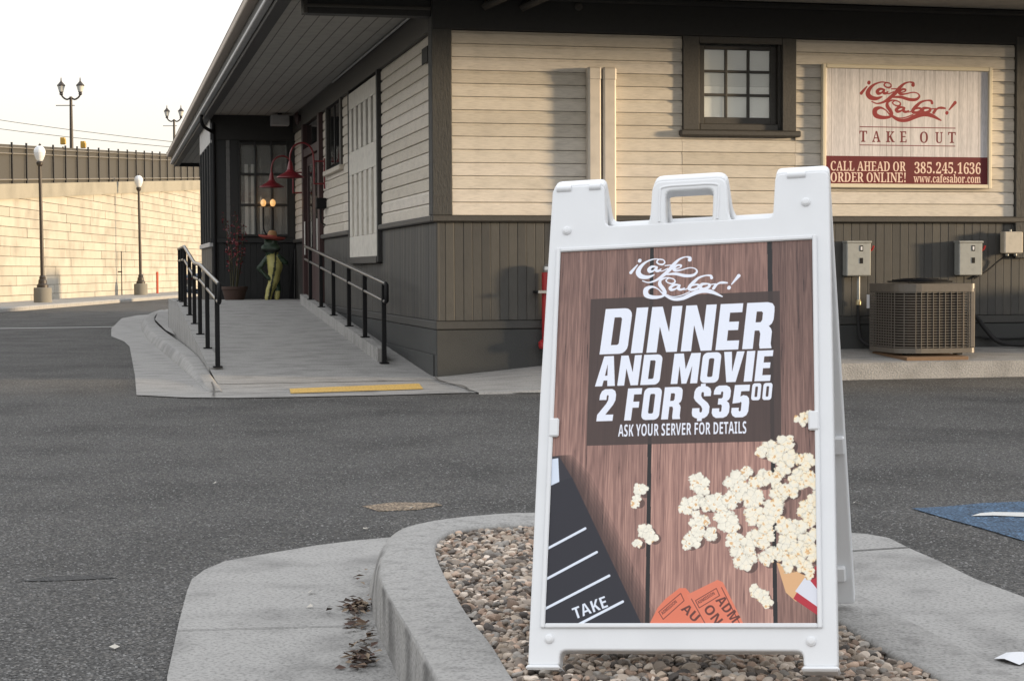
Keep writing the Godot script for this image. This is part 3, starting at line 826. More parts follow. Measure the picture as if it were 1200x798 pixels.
const KERB := 0.18
func build_ground():
	var mb := MB.new()
	mb.quad(Vector3(-700, 0, -1200), Vector3(700, 0, -1200), Vector3(700, 0, 300), Vector3(-700, 0, 300))
	struct("ground", mb.mesh(), M.asphalt)
	# --- gravel island: kerb all round
	var base_l := [[0.20, -1.0], [-0.02, -2.4], [-0.20, -3.7], [-0.30, -4.34], [-0.36, -4.69], [-0.41, -5.05], [-0.455, -5.48], [-0.452, -5.75], [-0.40, -5.96], [-0.28, -6.08], [-0.12, -6.14], [0.07, -6.16], [0.40, -6.05], [0.62, -5.80], [0.76, -5.40], [0.86, -4.90], [0.95, -4.28], [0.985, -4.07], [1.015, -3.88], [1.035, -3.76], [1.075, -3.50], [1.24, -2.4], [1.45, -1.0]]
	var crest_l := [[0.28, -1.0], [0.05, -2.4], [-0.115, -3.30], [-0.195, -3.75], [-0.235, -3.97], [-0.305, -4.35], [-0.36, -4.72], [-0.372, -5.11], [-0.36, -5.42], [-0.32, -5.63], [-0.24, -5.76], [-0.11, -5.86], [0.07, -5.92], [0.38, -5.84], [0.57, -5.62], [0.71, -5.25], [0.80, -4.82], [0.895, -4.27], [0.925, -4.07], [0.955, -3.88], [0.975, -3.76], [1.015, -3.51], [1.18, -2.4], [1.39, -1.0]]
	var inner_l := [[0.40, -1.0], [0.19, -2.4], [0.01, -3.47], [-0.04, -3.81], [-0.10, -4.14], [-0.15, -4.48], [-0.20, -4.86], [-0.23, -5.18], [-0.22, -5.41], [-0.16, -5.57], [-0.04, -5.65], [0.07, -5.67], [0.30, -5.62], [0.46, -5.45], [0.57, -5.15], [0.66, -4.72], [0.76, -4.10], [0.79, -3.87], [0.82, -3.70], [0.85, -3.58], [0.87, -3.45], [1.04, -2.4], [1.25, -1.0]]
	var N := 700
	var bl := resample(base_l, N)
	var cl := resample(crest_l, N)
	var il := resample(inner_l, N)
	var tops := []
	for k in N: tops.append(KERB)
	struct("island_kerb", kerb_mesh(bl, cl, il, tops, 0.004, 0.06, 0.55), M.concrete_kerb)
	# gravel bed: fan between the inner lines
	mb = MB.new()
	for k in N / 2 - 1:
		var a: Vector2 = il[k]
		var b: Vector2 = il[k + 1]
		var c: Vector2 = il[N - 1 - k]
		var d: Vector2 = il[N - 2 - k]
		mb.outq(Vector3(a.x, 0.135, a.y), Vector3(b.x, 0.135, b.y), Vector3(d.x, 0.135, d.y), Vector3(c.x, 0.135, c.y), Vector3(0.4, -5, -4))
	struct("gravel_bed", mb.mesh(), M.gravel_bed)
	build_gravel(il)
	# --- concrete gutter pans beside the island
	var pan_l := [[-0.45, -3.2], [-0.72, -3.6], [-0.85, -4.25], [-0.95, -4.93], [-1.015, -5.40], [-1.04, -5.62], [-1.03, -5.80], [-0.99, -5.97], [-0.88, -6.11], [-0.72, -6.30], [-0.58, -6.42], [-0.44, -6.50], [-0.32, -6.32], [-0.30, -6.05], [-0.40, -5.8], [-0.42, -5.48], [-0.37, -5.05], [-0.26, -4.34], [-0.16, -3.7], [0.02, -2.4], [0.25, -1.0], [-0.25, -1.0], [-0.36, -2.4]]
	struct("gutter_pan", sheet(pan_l, 0.008), M.concrete)
	var pan_r := [[0.62, -5.75], [0.95, -6.60], [1.15, -6.62], [1.33, -6.52], [1.39, -6.42], [1.41, -6.19], [1.45, -5.89], [1.48, -5.56], [1.54, -5.27], [1.76, -3.9], [1.98, -2.4], [2.18, -1.0], [1.40, -1.0], [1.18, -2.4], [0.98, -3.76], [0.88, -4.4], [0.78, -5.2]]
	struct("gutter_pan", sheet(pan_r, 0.008), M.concrete)
	# joints in the pans, cut as narrow dark lines
	mb = MB.new()
	for q in [[[0.86, -6.0], [1.41, -6.19], 0.006], [[0.99, -3.9], [1.74, -3.98], 0.003], [[-0.93, -4.8], [-0.38, -4.86], 0.0022]]:
		var a := Vector3(q[0][0], 0.011, q[0][1])
		var b := Vector3(q[1][0], 0.011, q[1][1])
		var side: Vector3 = (b - a).cross(Vector3.UP).normalized() * float(q[2])
		mb.outq(a - side, b - side, b + side, a + side, a + Vector3.DOWN)
	struct("pavement_joint", mb.mesh(), M.joint)
	# --- paint and marks on the asphalt
	struct("blue_marking", sheet([[1.66, -7.24], [1.82, -7.29], [1.99, -7.39], [2.17, -7.43], [3.1, -7.6], [3.0, -6.2], [1.87, -6.36], [1.80, -6.68], [1.73, -6.94]], 0.005), M.blue_paint)
	struct("white_marking", sheet([[1.84, -6.98], [1.90, -7.06], [1.96, -7.09], [2.10, -7.07], [2.35, -6.95], [2.32, -6.86], [2.05, -6.95], [1.93, -6.99]], 0.009), M.white_paint)
	struct("lane_marking", sheet([[-9.2, -31.2], [-7.2, -31.9], [-7.2, -32.1], [-9.2, -31.4]], 0.005), M.white_paint)
	struct("asphalt_patch", sheet([[-0.64, -7.40], [-0.52, -7.52], [-0.33, -7.50], [-0.30, -7.42], [-0.40, -7.28], [-0.56, -7.24]], 0.0025), M.asphalt_patch)
	struct("oil_stain", sheet([[-1.62, -5.62], [-1.50, -5.72], [-1.36, -5.74], [-1.30, -5.68], [-1.44, -5.64]], 0.0025), M.oil)
	# --- litter
	var scraps := [[-0.57, -6.72, 0.030], [-0.42, -7.3, 0.05], [-0.36, -6.1, 0.02], [-0.62, -5.35, 0.04], [-0.60, -5.12, 0.03], [-1.06, -4.6, 0.045], [-2.8, -15.2, 0.06], [-2.6, -13.7, 0.06], [-1.4, -8.2, 0.03], [1.55, -8.3, 0.05], [1.46, -7.4, 0.04], [0.35, -11.5, 0.05]]
	for k in scraps.size():
		var s: Array = scraps[k]
		mb = MB.new()
		var w: float = s[2] * 0.6
		var on_pan := k in [2, 3, 4]
		var y := 0.012 if on_pan else 0.006
		mb.outq(Vector3(-w / 2, y, -0.005), Vector3(w / 2, y + 0.002, -0.007), Vector3(w / 2, y + 0.005, 0.006), Vector3(-w / 2 * 0.8, y + 0.002, 0.007), Vector3(0, -1, 0))
		mb.out(Vector3(-w / 2, y, -0.008), Vector3(w * 0.1, y + 0.010, 0.002), Vector3(-w / 2 * 0.8, y + 0.003, 0.012), Vector3(0, -1, 0))
		solo("litter_scrap", mb.mesh(), M.scrap, "small pale scrap of litter on the concrete gutter pan" if on_pan else "small pale scrap of litter on the grey asphalt", "litter", Transform3D(Basis(Vector3.UP, rng.randf() * TAU), Vector3(s[0], 0, s[1])), "scraps of litter on the gutter pan" if on_pan else "scraps of litter on the asphalt")
	mb = MB.new()
	var pp := [Vector3(1.205, 0.012, -4.40), Vector3(1.262, 0.020, -4.455), Vector3(1.315, 0.026, -4.44), Vector3(1.325, 0.012, -4.39), Vector3(1.262, 0.013, -4.30), Vector3(1.225, 0.022, -4.35)]
	var ctr := Vector3(1.265, 0.036, -4.39)
	for k in pp.size(): mb.out(ctr, pp[k], pp[(k + 1) % pp.size()], ctr + Vector3.DOWN)
	solo("paper_scrap", mb.mesh(), M.paper, "crumpled white paper scrap on the concrete beside the gravel island", "paper", Transform3D(Basis().scaled(Vector3(0.75, 0.75, 0.75)), Vector3(1.265, 0.003, -4.39) * Vector3(0.25, 1, 0.25)))
	build_leaves()
	build_aggregate()

func icosphere(sub: int) -> Array:
	var t := (1.0 + sqrt(5.0)) / 2.0
	var p := [Vector3(-1, t, 0), Vector3(1, t, 0), Vector3(-1, -t, 0), Vector3(1, -t, 0), Vector3(0, -1, t), Vector3(0, 1, t), Vector3(0, -1, -t), Vector3(0, 1, -t), Vector3(t, 0, -1), Vector3(t, 0, 1), Vector3(-t, 0, -1), Vector3(-t, 0, 1)]
	var ix := [0, 11, 5, 0, 5, 1, 0, 1, 7, 0, 7, 10, 0, 10, 11, 1, 5, 9, 5, 11, 4, 11, 10, 2, 10, 7, 6, 7, 1, 8, 3, 9, 4, 3, 4, 2, 3, 2, 6, 3, 6, 8, 3, 8, 9, 4, 9, 5, 2, 4, 11, 6, 2, 10, 8, 6, 7, 9, 8, 1]
	var tris := []
	for k in range(0, ix.size(), 3): tris.append([p[ix[k]].normalized(), p[ix[k + 1]].normalized(), p[ix[k + 2]].normalized()])
	for s in sub:
		var nx := []
		for q in tris:
			var a: Vector3 = (q[0] + q[1]).normalized()
			var b: Vector3 = (q[1] + q[2]).normalized()
			var c: Vector3 = (q[2] + q[0]).normalized()
			nx.append_array([[q[0], a, c], [a, q[1], b], [c, b, q[2]], [a, b, c]])
		tris = nx
	return tris

func stone_mesh() -> ArrayMesh:                                      # a pebble cut by random planes
	var cuts := []
	for k in 9:
		cuts.append([Vector3(rng.randfn(), rng.randfn(), rng.randfn()).normalized(), rng.randf_range(0.45, 0.85)])
	var mb := MB.new()
	var squash := Vector3(rng.randf_range(1.0, 1.5), rng.randf_range(0.6, 0.85), rng.randf_range(0.9, 1.25))
	var f := func(d: Vector3) -> Vector3:
		var r := 1.0
		for c in cuts:
			var k: float = d.dot(c[0])
			if k > 0.05: r = minf(r, c[1] / k)
		return d * r * squash
	for q in icosphere(2): mb.out(f.call(q[0]), f.call(q[1]), f.call(q[2]), Vector3.ZERO)
	return mb.mesh()

func build_gravel(il: Array):
	var root := Node3D.new()
	root.name = "gravel"
	add_child(root)
	root.set_meta("kind", "stuff"); root.set_meta("label", "brown and grey crushed gravel filling the kerbed island"); root.set_meta("category", "gravel")
	var poly := PackedVector2Array()
	for k in il.size(): poly.append(il[k])
	var kinds := 10
	var lists := []
	for k in kinds: lists.append([])
	var palette := [Color(0.25, 0.225, 0.20), Color(0.31, 0.275, 0.235), Color(0.18, 0.16, 0.14), Color(0.07, 0.065, 0.063), Color(0.38, 0.35, 0.315), Color(0.25, 0.195, 0.16), Color(0.22, 0.22, 0.215), Color(0.45, 0.42, 0.385), Color(0.13, 0.118, 0.108), Color(0.33, 0.265, 0.22)]
	# from the bed up, two layers on a jittered grid
	for layer in 2:
		var step := 0.0158 if layer == 0 else 0.0172
		var z := -5.68
		while z < -1.9:
			var x := -0.26
			while x < 1.3:
				var p := Vector2(x + rng.randf_range(-0.6, 0.6) * step, z + rng.randf_range(-0.6, 0.6) * step)
				if Geometry2D.is_point_in_polygon(p, poly):
					var r := rng.randf_range(0.0068, 0.0125) * (1.4 if rng.randf() < 0.12 else 1.0)
					var mound := 0.012 * exp(-((p.x - 0.33) ** 2) / 0.2 - ((p.y + 3.55) ** 2) / 0.12)
					var y := 0.148 + layer * 0.012 + mound + rng.randf_range(-0.006, 0.006)
					var b := Basis.from_euler(Vector3(rng.randf_range(-0.5, 0.5), rng.randf() * TAU, rng.randf_range(-0.5, 0.5))).scaled_local(Vector3.ONE * r)
					var c: Color = palette[rng.randi() % palette.size()]
					var l := rng.randf_range(0.8, 1.7)
					lists[rng.randi() % kinds].append([Transform3D(b, Vector3(p.x, y, p.y)), Color(c.r * l * 1.10, c.g * l * 1.01, c.b * l * 0.93)])
				x += step
			z += step
	for k in kinds:
		var mm := MultiMesh.new()
		mm.transform_format = MultiMesh.TRANSFORM_3D
		mm.use_colors = true
		mm.mesh = stone_mesh()
		mm.instance_count = lists[k].size()
		for i in lists[k].size():
			mm.set_instance_transform(i, lists[k][i][0]); mm.set_instance_color(i, lists[k][i][1])
		var o := MultiMeshInstance3D.new()
		o.name = "stones"; o.multimesh = mm; o.material_override = M.stone
		o.set_meta("kind", "stuff")
		root.add_child(o, true)

func build_aggregate():                                               # stones that stand proud of the worn asphalt
	var mm := MultiMesh.new()
	mm.transform_format = MultiMesh.TRANSFORM_3D
	mm.use_colors = true
	mm.mesh = stone_mesh()
	var cnt := 240000
	mm.instance_count = cnt
	for i in cnt:
		var z := -2.6 - 27.0 * pow(rng.randf(), 2.1)
		var x := rng.randf_range(-0.36, 0.36) * absf(z) * 1.05
		var r := rng.randf_range(0.0018, 0.0042)
		var b := Basis(Vector3.UP, rng.randf() * TAU).scaled_local(Vector3(r, r * 0.9, r))
		var l := 0.065 + 0.17 * pow(rng.randf(), 1.8)
		mm.set_instance_transform(i, Transform3D(b, Vector3(x, 0.0004, z)))
		mm.set_instance_color(i, Color(l, l * 0.985, l * 0.965))
	var o := MultiMeshInstance3D.new()
	o.name = "asphalt_aggregate"; o.multimesh = mm; o.material_override = M.aggregate
	add_child(o)
	tag(o, "grey stone chips standing proud in the worn asphalt", "asphalt", "", "stuff")

func build_leaves():
	var mb := MB.new()
	var piles := [[-0.455, -5.10, 0.026, 0.08, 80], [-0.435, -4.86, 0.022, 0.08, 30], [-0.385, -4.40, 0.028, 0.07, 70], [-0.50, -5.12, 0.03, 0.05, 10], [-0.49, -5.6, 0.02, 0.25, 8], [-0.395, -4.62, 0.02, 0.15, 24]]
	for p in piles:
		for k in p[4]:
			var c := Vector3(p[0] + rng.randfn() * p[2] * 0.7, 0.012 + rng.randf() * 0.014, p[1] + rng.randfn() * p[3] * 0.7)
			var a := rng.randf() * TAU
			var l := rng.randf_range(0.008, 0.020)
			var w := l * rng.randf_range(0.35, 0.6)
			var d := Vector3(cos(a), rng.randf_range(-0.25, 0.35), sin(a)) * l
			var e := Vector3(-sin(a), rng.randf_range(-0.3, 0.5), cos(a)) * w
			var tones := [Color(0.075, 0.042, 0.028), Color(0.12, 0.075, 0.05), Color(0.045, 0.028, 0.02), Color(0.20, 0.15, 0.105)]
			mb.tint = tones[rng.randi() % 4]
			var up := Vector3.UP * l * 0.25
			mb.out(c - d, c + e + up, c + d, c + Vector3.DOWN); mb.out(c - d, c - e + up * 0.4, c + d, c + Vector3.DOWN)
	var o := add(self, "leaf_litter", mb.mesh(), M.dry_leaf)
	tag(o, "dry brown leaves gathered in the gutter against the kerb", "leaves", "", "stuff")

# ------------------------------------------------------------------ pavement, ramp and slab round the cafe (cafe frame)
func ramp_h(t: float) -> float:
	return 0.012 + clampf((t - 0.2) / 8.6, 0.0, 1.0) * 0.548

func build_cafe_pavement():
	# apron and gutter: flat, s and t outline
	var ap := [[-2.75, 1.48], [-2.36, 1.89], [-1.97, 2.04], [-1.56, 2.06], [-0.81, 2.06], [-0.17, 1.99], [0.41, 2.16], [1.0, 2.10], [1.0, -0.1], [-0.02, -0.1], [-2.0, -0.3], [-2.15, -3.0], [-2.2, -10.0], [-2.2, -17.0], [-1.9, -25.5], [-2.01, -25.9], [-2.31, -25.2], [-2.68, -22.7], [-2.91, -15.8], [-2.92, -12.0], [-2.74, -9.7], [-2.69, -8.0], [-2.72, -1.3]]
	struct("apron", sheet(ap, 0.008), M.apron_concrete, BT)
	# kerb beside the ramp
	var b := resample([[-2.16, 1.3], [-2.19, 0.38], [-2.23, -2.2], [-2.30, -5.66], [-2.40, -10.9], [-2.37, -17.0], [-2.15, -22.5], [-1.85, -25.9]], 90)
	var c := resample([[-2.12, 1.3], [-2.13, 0.38], [-2.16, -2.2], [-2.22, -5.66], [-2.32, -10.9], [-2.29, -17.0], [-2.07, -22.5], [-1.77, -25.9]], 90)
	var i := resample([[-2.04, 1.3], [-2.03, 0.38], [-2.03, -2.2], [-2.05, -5.66], [-2.12, -10.9], [-2.12, -17.0], [-1.92, -22.5], [-1.62, -25.9]], 90)
	var tops := []
	for k in 90: tops.append(0.016 + 0.10 * smoothstep(-0.9, 3.4, -b[k].y))
	struct("ramp_kerb", kerb_mesh(b, c, i, tops, 0.008, 0.0, 0.3), M.apron_concrete, BT)
	struct("side_walk", sheet([[-2.06, -8.8], [-2.12, -10.9], [-2.12, -17.0], [-1.92, -22.5], [-1.62, -25.9], [0.0, -25.9], [0.0, -12.6], [-2.0, -12.6]], 0.128), M.apron_concrete, BT)
	# ramp body: surface strips, left wall
	var mb := MB.new()
	var ts := []
	var t := -0.35
	while t < 12.5:
		ts.append(t); t += 0.35
	for k in ts.size() - 1:
		var h0 := ramp_h(ts[k])
		var h1 := ramp_h(ts[k + 1])
		mb.outq(L(-2.02, h0, ts[k]), L(0.02, h0, ts[k]), L(0.02, h1, ts[k + 1]), L(-2.02, h1, ts[k + 1]), L(-1, -5, ts[k]))
	struct("ramp", mb.mesh(), M.apron_concrete, BT)
	mb = MB.new()
	ts = ts.filter(func(q): return q > 1.0)
	for k in ts.size() - 1:
		var h0 := ramp_h(ts[k]) + 0.02
		var h1 := ramp_h(ts[k + 1]) + 0.02
		mb.outq(L(-2.03, h0, ts[k]), L(-1.90, h0, ts[k]), L(-1.90, h1, ts[k + 1]), L(-2.03, h1, ts[k + 1]), L(-2, -5, ts[k]))
		mb.outq(L(-2.03, -0.02, ts[k]), L(-2.03, h0, ts[k]), L(-2.03, h1, ts[k + 1]), L(-2.03, -0.02, ts[k + 1]), L(-1, 0.1, ts[k]))
		mb.outq(L(-1.90, h0 - 0.04, ts[k]), L(-1.90, h0, ts[k]), L(-1.90, h1, ts[k + 1]), L(-1.90, h1 - 0.04, ts[k + 1]), L(-2.5, 0.1, ts[k]))
	mb.outq(L(-2.03, -0.02, ts[0]), L(-1.9, -0.02, ts[0]), L(-1.9, ramp_h(ts[0]) + 0.02, ts[0]), L(-2.03, ramp_h(ts[0]) + 0.02, ts[0]), L(-2, 0, 5))
	mb.outq(L(-2.03, -0.02, 12.4), L(-1.3, -0.02, 12.4), L(-1.3, 0.56, 12.4), L(-2.03, 0.56, 12.4), L(-2, 0, 5))
	struct("ramp_wall", mb.mesh(), M.apron_concrete, BT)
	# low kerb along the building side of the ramp
	mb = MB.new()
	ts = []
	t = 1.45
	while t < 9.1:
		ts.append(t); t += 0.45
	for k in ts.size() - 1:
		var h0 := ramp_h(ts[k])
		var h1 := ramp_h(ts[k + 1])
		var u0 := h0 + 0.13
		var u1 := h1 + 0.13
		mb.outq(L(-0.335, u0, ts[k]), L(-0.245, u0, ts[k]), L(-0.245, u1, ts[k + 1]), L(-0.335, u1, ts[k + 1]), L(-0.3, -5, ts[k]))
		mb.outq(L(-0.335, h0 - 0.02, ts[k]), L(-0.335, u0, ts[k]), L(-0.335, u1, ts[k + 1]), L(-0.335, h1 - 0.02, ts[k + 1]), L(0, 0.1, ts[k]))
		mb.outq(L(-0.245, h0 - 0.02, ts[k]), L(-0.245, u0, ts[k]), L(-0.245, u1, ts[k + 1]), L(-0.245, h1 - 0.02, ts[k + 1]), L(-1, 0.1, ts[k]))
	mb.outq(L(-0.335, 0.02, 1.45), L(-0.245, 0.02, 1.45), L(-0.245, ramp_h(1.45) + 0.13, 1.45), L(-0.335, ramp_h(1.45) + 0.13, 1.45), L(-0.3, 0, 5))
	struct("ramp_side_kerb", mb.mesh(), M.apron_concrete, BT)
	# raised slab in front of the wall: rises along the wall from the corner
	mb = MB.new()
	var P := func(s: float, q: float) -> Vector3:
		var lift := clampf(s / 3.2, 0.0, 1.0)
		lift = lift * lift * (3 - 2 * lift)
		var front := lerpf(2.10, 1.26, smoothstep(0.3, 3.0, s))
		var wallh := 0.015 + 0.205 * clampf(s / 2.2, 0.0, 1.0)
		return L(s, lerpf(wallh, 0.016 + 0.135 * lift, q), -front * q + 0.05 * (1.0 - q))
	var s := -0.05
	while s < 16.0:
		var s2 := s + 0.25
		for k in 4:
			mb.outq(P.call(s, k / 4.0), P.call(s2, k / 4.0), P.call(s2, (k + 1) / 4.0), P.call(s, (k + 1) / 4.0), L(s, -5, -1))
		var e0: Vector3 = P.call(s, 1.0)
		var e1: Vector3 = P.call(s2, 1.0)
		var f0 := Vector3(e0.x, -0.02, e0.z + 0.02)
		var f1 := Vector3(e1.x, -0.02, e1.z + 0.02)
		mb.outq(e0, e1, f1, f0, Vector3(s, 0, e0.z - 3))
		s = s2
	struct("walk", mb.mesh(), M.apron_concrete, BT)
	struct("yellow_marking", sheet([[-1.53, 1.72], [-1.48, 1.14], [-0.31, 0.80], [-0.40, 1.52]], 0.0135), M.yellow_paint, BT)
	# cracks and joints
	mb = MB.new()
	for path in [[[-2.06, -0.3], [-2.10, 0.9], [-2.16, 1.9]], [[-0.02, 0.02], [-0.10, 0.8], [-0.02, 1.3], [-0.10, 1.99]], [[-2.1, 1.66], [-1.4, 1.75], [-0.8, 1.68]]]:
		var v := catmull(path.map(func(q): return Vector2(q[0], q[1])), 6)
		for k in v.size() - 1:
			var d: Vector2 = (v[k + 1] - v[k]).orthogonal().normalized() * 0.008
			mb.outq(Vector3(v[k].x - d.x, 0.0215, v[k].y - d.y), Vector3(v[k + 1].x - d.x, 0.0215, v[k + 1].y - d.y), Vector3(v[k + 1].x + d.x, 0.0215, v[k + 1].y + d.y), Vector3(v[k].x + d.x, 0.0215, v[k].y + d.y), Vector3(0, -5, 0))
	struct("pavement_joint", mb.mesh(), M.joint, BT)

# ------------------------------------------------------------------ the cafe building
const F := Transform3D.IDENTITY
var SD := Transform3D(Basis(Vector3(0, 0, 1), Vector3(0, 1, 0), Vector3(-1, 0, 0)), Vector3.ZERO)   # (a, y, out) of the side wall, a = -t

func lap_board(length: float, hgt: float) -> ArrayMesh:               # lap siding: flat face with a cove along its top
	var key := "lap %.3f %.3f" % [length, hgt]
	if cache.has(key): return cache[key]
	var mb := MB.new()
	var prof := [Vector2(0.0, -0.03), Vector2(0.0, -0.003), Vector2(0.003, 0.0), Vector2(hgt - 0.030, 0.0), Vector2(hgt - 0.026, -0.006), Vector2(hgt - 0.012, -0.013), Vector2(hgt - 0.0040, -0.015), Vector2(hgt - 0.0040, -0.03)]
	for k in prof.size() - 1:
		var a := Vector3(0, prof[k].x, prof[k].y)
		var b := Vector3(0, prof[k + 1].x, prof[k + 1].y)
		var e := Vector3(length, 0, 0)
		mb.outq(a, a + e, b + e, b, Vector3(length / 2, hgt / 2, -0.02))
	for x in [0.0, length]:
		for k in range(1, prof.size() - 1):
			mb.out(Vector3(x, prof[0].x, prof[0].y), Vector3(x, prof[k].x, prof[k].y), Vector3(x, prof[k + 1].x, prof[k + 1].y), Vector3(length / 2, hgt / 2, -0.02))
	cache[key] = mb.mesh()
	return cache[key]

func lay_siding(parent: Node, face: Transform3D, spans: Array, y0: float, rows: int, hgt: float, joints := true):   # spans: [a0, a1, from row, to row]
	var mats := [M.siding, M.siding, M.siding_pale, M.siding_dull]
	for r in rows:
		for sp in spans:
			if r < sp[2] or r > sp[3]: continue
			var cuts := [sp[0], sp[1]]
			if joints and sp[1] - sp[0] > 2.6 and rng.randf() < 0.55: cuts = [sp[0], lerpf(sp[0], sp[1], rng.randf_range(0.25, 0.75)), sp[1]]
			for k in cuts.size() - 1:
				var a: float = cuts[k] + 0.0015
				var l: float = cuts[k + 1] - cuts[k] - 0.003
				var o := add(parent, "siding_board", lap_board(l, hgt), mats[rng.randi() % 4], face * Transform3D(Basis(), Vector3(a, y0 + r * hgt, rng.randf_range(-0.0015, 0.001))))

func lay_skirting(parent: Node, face: Transform3D, a0: float, a1: float, y0: float, y1: float, pitch := 0.086):
	var mats := [M.skirt, M.skirt, M.skirt_worn, M.skirt_dark]
	var cnt := int(round((a1 - a0) / pitch))
	var w := (a1 - a0) / cnt
	for k in cnt:
		fbox(parent, "skirting_board", face, a0 + k * w, a0 + (k + 1) * w, y0, y1, -0.03, -0.004 + rng.randf_range(-0.0015, 0.0015), mats[rng.randi() % 4], 0.005)

func build_cafe():
	var b := thing("cafe_building", "cafe with cream lap siding, charcoal skirting and a deep shading eave", "building", BT)
	# ---- front wall
	var fw := add(b, "front_wall", wall_with_hole(0.03, 16.0, 0.0, 3.56, 2.54, 3.41, 2.37, 3.17, -0.16, -0.031), M.interior)
	lay_siding(fw, F, [[0.155, 2.39, 0, 13], [2.39, 3.54, 0, 5], [3.54, 5.87, 0, 13], [6.02, 16.0, 0, 13]], 1.515, 14, 0.1218)
	fbox(fw, "siding_strip", F, 2.392, 3.538, 2.246, 2.27, -0.028, -0.012, M.siding)
	lay_skirting(fw, F, 0.0, 9.46, 0.535, 1.45)
	fbox(fw, "skirting_panel", F, 9.465, 16.0, 0.535, 1.45, -0.03, -0.005, M.skirt)
	fbox(b, "foundation_panel", F, 0.0, 16.0, -0.1, 0.45, -0.12, 0.006, M.foundation, 0.004)
	fbox(b, "water_table", F, -0.01, 16.0, 0.455, 0.533, -0.03, 0.012, M.skirt_dark, 0.008)
	fbox(b, "belt_trim", F, -0.045, 16.0, 1.452, 1.513, -0.03, 0.045, M.trim, 0.012)
	fbox(b, "corner_board", F, -0.035, 0.153, 1.514, 3.56, -0.17, 0.014, M.rough_post, 0.006)
	fbox(b, "wall_post", F, 5.872, 6.018, 1.10, 3.30, -0.03, 0.036, M.rough_post, 0.006)
	fbox(b, "frieze_board", F, -0.03, 16.0, 3.222, 3.56, -0.03, 0.030, M.dark_trim, 0.004)
	fbox(b, "frieze_moulding", F, -0.03, 16.0, 3.50, 3.558, 0.031, 0.075, M.dark_trim, 0.015)
	# ---- front window
	var w := Node3D.new()
	w.name = "window"
	b.add_child(w, true)
	fbox(w, "casing", F, 2.392, 2.552, 2.331, 3.22, -0.03, 0.030, M.trim)
	fbox(w, "casing", F, 3.398, 3.538, 2.331, 3.22, -0.03, 0.030, M.trim)
	fbox(w, "head_casing", F, 2.553, 3.397, 3.158, 3.22, -0.03, 0.026, M.trim)
	fbox(w, "jamb", F, 2.545, 2.570, 2.370, 3.157, -0.16, -0.031, M.trim, 0.002)
	fbox(w, "jamb", F, 3.378, 3.406, 2.370, 3.157, -0.16, -0.031, M.trim, 0.002)
	fbox(w, "sill", F, 2.355, 3.575, 2.272, 2.330, -0.03, 0.075, M.trim, 0.012)
	fbox(w, "sill_ledge", F, 2.571, 3.377, 2.331, 2.40, -0.155, -0.020, M.trim, 0.01)
	var px := [2.640, 2.868, 3.096, 3.324]
	var py := [2.455, 2.680, 2.905, 3.125]
	fbox(w, "sash", F, 2.571, 2.645, 2.40, 3.157, -0.13, -0.09, M.trim)
	fbox(w, "sash", F, 3.318, 3.377, 2.40, 3.157, -0.13, -0.09, M.trim)
	fbox(w, "sash", F, 2.646, 3.317, 2.40, 2.465, -0.13, -0.091, M.trim)
	fbox(w, "sash", F, 2.646, 3.317, 3.112, 3.157, -0.13, -0.091, M.trim)
	for k in [1, 2]:
		fbox(w, "muntin", F, px[k] - 0.013, px[k] + 0.013, 2.466, 3.111, -0.125, -0.096, M.trim)
		fbox(w, "muntin", F, 2.647, 3.316, py[k] - 0.013, py[k] + 0.013, -0.124, -0.098, M.trim)
	for r in 3:
		for k in 3: fbox(w, "pane", F, px[k], px[k + 1], py[r], py[r + 1], -0.113, -0.109, M.pane, 0.0)
	fbox(w, "reflection_blind", F, 2.56, 3.40, 2.38, 2.765, -0.142, -0.136, M.blind_reflection_low, 0.0)  # blind in two tones: paler below, greyer above, to paint a reflection band
	fbox(w, "reflection_blind", F, 2.56, 3.40, 2.768, 3.17, -0.146, -0.140, M.blind_reflection_high, 0.0)
	# ---- side wall
	var sw := add(b, "side_wall", facem(SD, -25.0, -0.25, 0.0, 3.5, -0.16, -0.031), M.interior)
	lay_siding(sw, SD, [[-3.27, -0.02, 0, 13], [-6.50, -5.72, 0, 13], [-8.60, -8.10, 0, 13], [-8.10, -6.50, 0, 6], [-12.38, -10.85, 0, 13]], 1.515, 14, 0.1218, false)
	lay_skirting(sw, SD, -3.28, -0.002, 0.535, 1.45)
	lay_skirting(sw, SD, -5.70, -3.28, 0.535, 1.09)
	lay_skirting(sw, SD, -8.60, -5.70, 0.535, 1.45)
	lay_skirting(sw, SD, -12.38, -10.85, 0.535, 1.45)
	fbox(b, "side_foundation_upper", SD, -12.38, 0.0, 0.22, 0.45, -0.12, 0.004, M.foundation, 0.003)
	fbox(b, "side_foundation_lower", SD, -12.38, -0.13, -0.1, 0.218, -0.12, 0.012, M.foundation, 0.003)
	fbox(b, "side_water_table", SD, -8.60, -0.012, 0.455, 0.533, -0.03, 0.012, M.skirt_dark, 0.008)
	fbox(b, "side_belt_trim", SD, -3.27, -0.05, 1.452, 1.513, -0.03, 0.045, M.trim, 0.012)
	fbox(b, "side_belt_trim", SD, -8.62, -5.75, 1.452, 1.513, -0.03, 0.045, M.trim, 0.012)
	fbox(b, "side_belt_trim", SD, -12.38, -10.88, 1.452, 1.513, -0.03, 0.045, M.trim, 0.012)
	fbox(b, "side_frieze", SD, -12.40, -0.18, 3.222, 3.498, -0.03, 0.030, M.trim, 0.004)
	add(b, "conduit", tubem([L(-0.06, 3.47, 0.6), L(-0.06, 3.47, 7.0)], 0.012, 8), M.fascia_grey)
	add(b, "house_number", boxm(Vector3(0.012, 0.15, 0.30), L(-0.018, 3.03, 0.42), 0.003), M.black_metal)
	# freight door
	var d := Node3D.new()
	d.name = "freight_door"
	b.add_child(d, true)
	tag(d, "cream panelled freight door with barred upper lights")
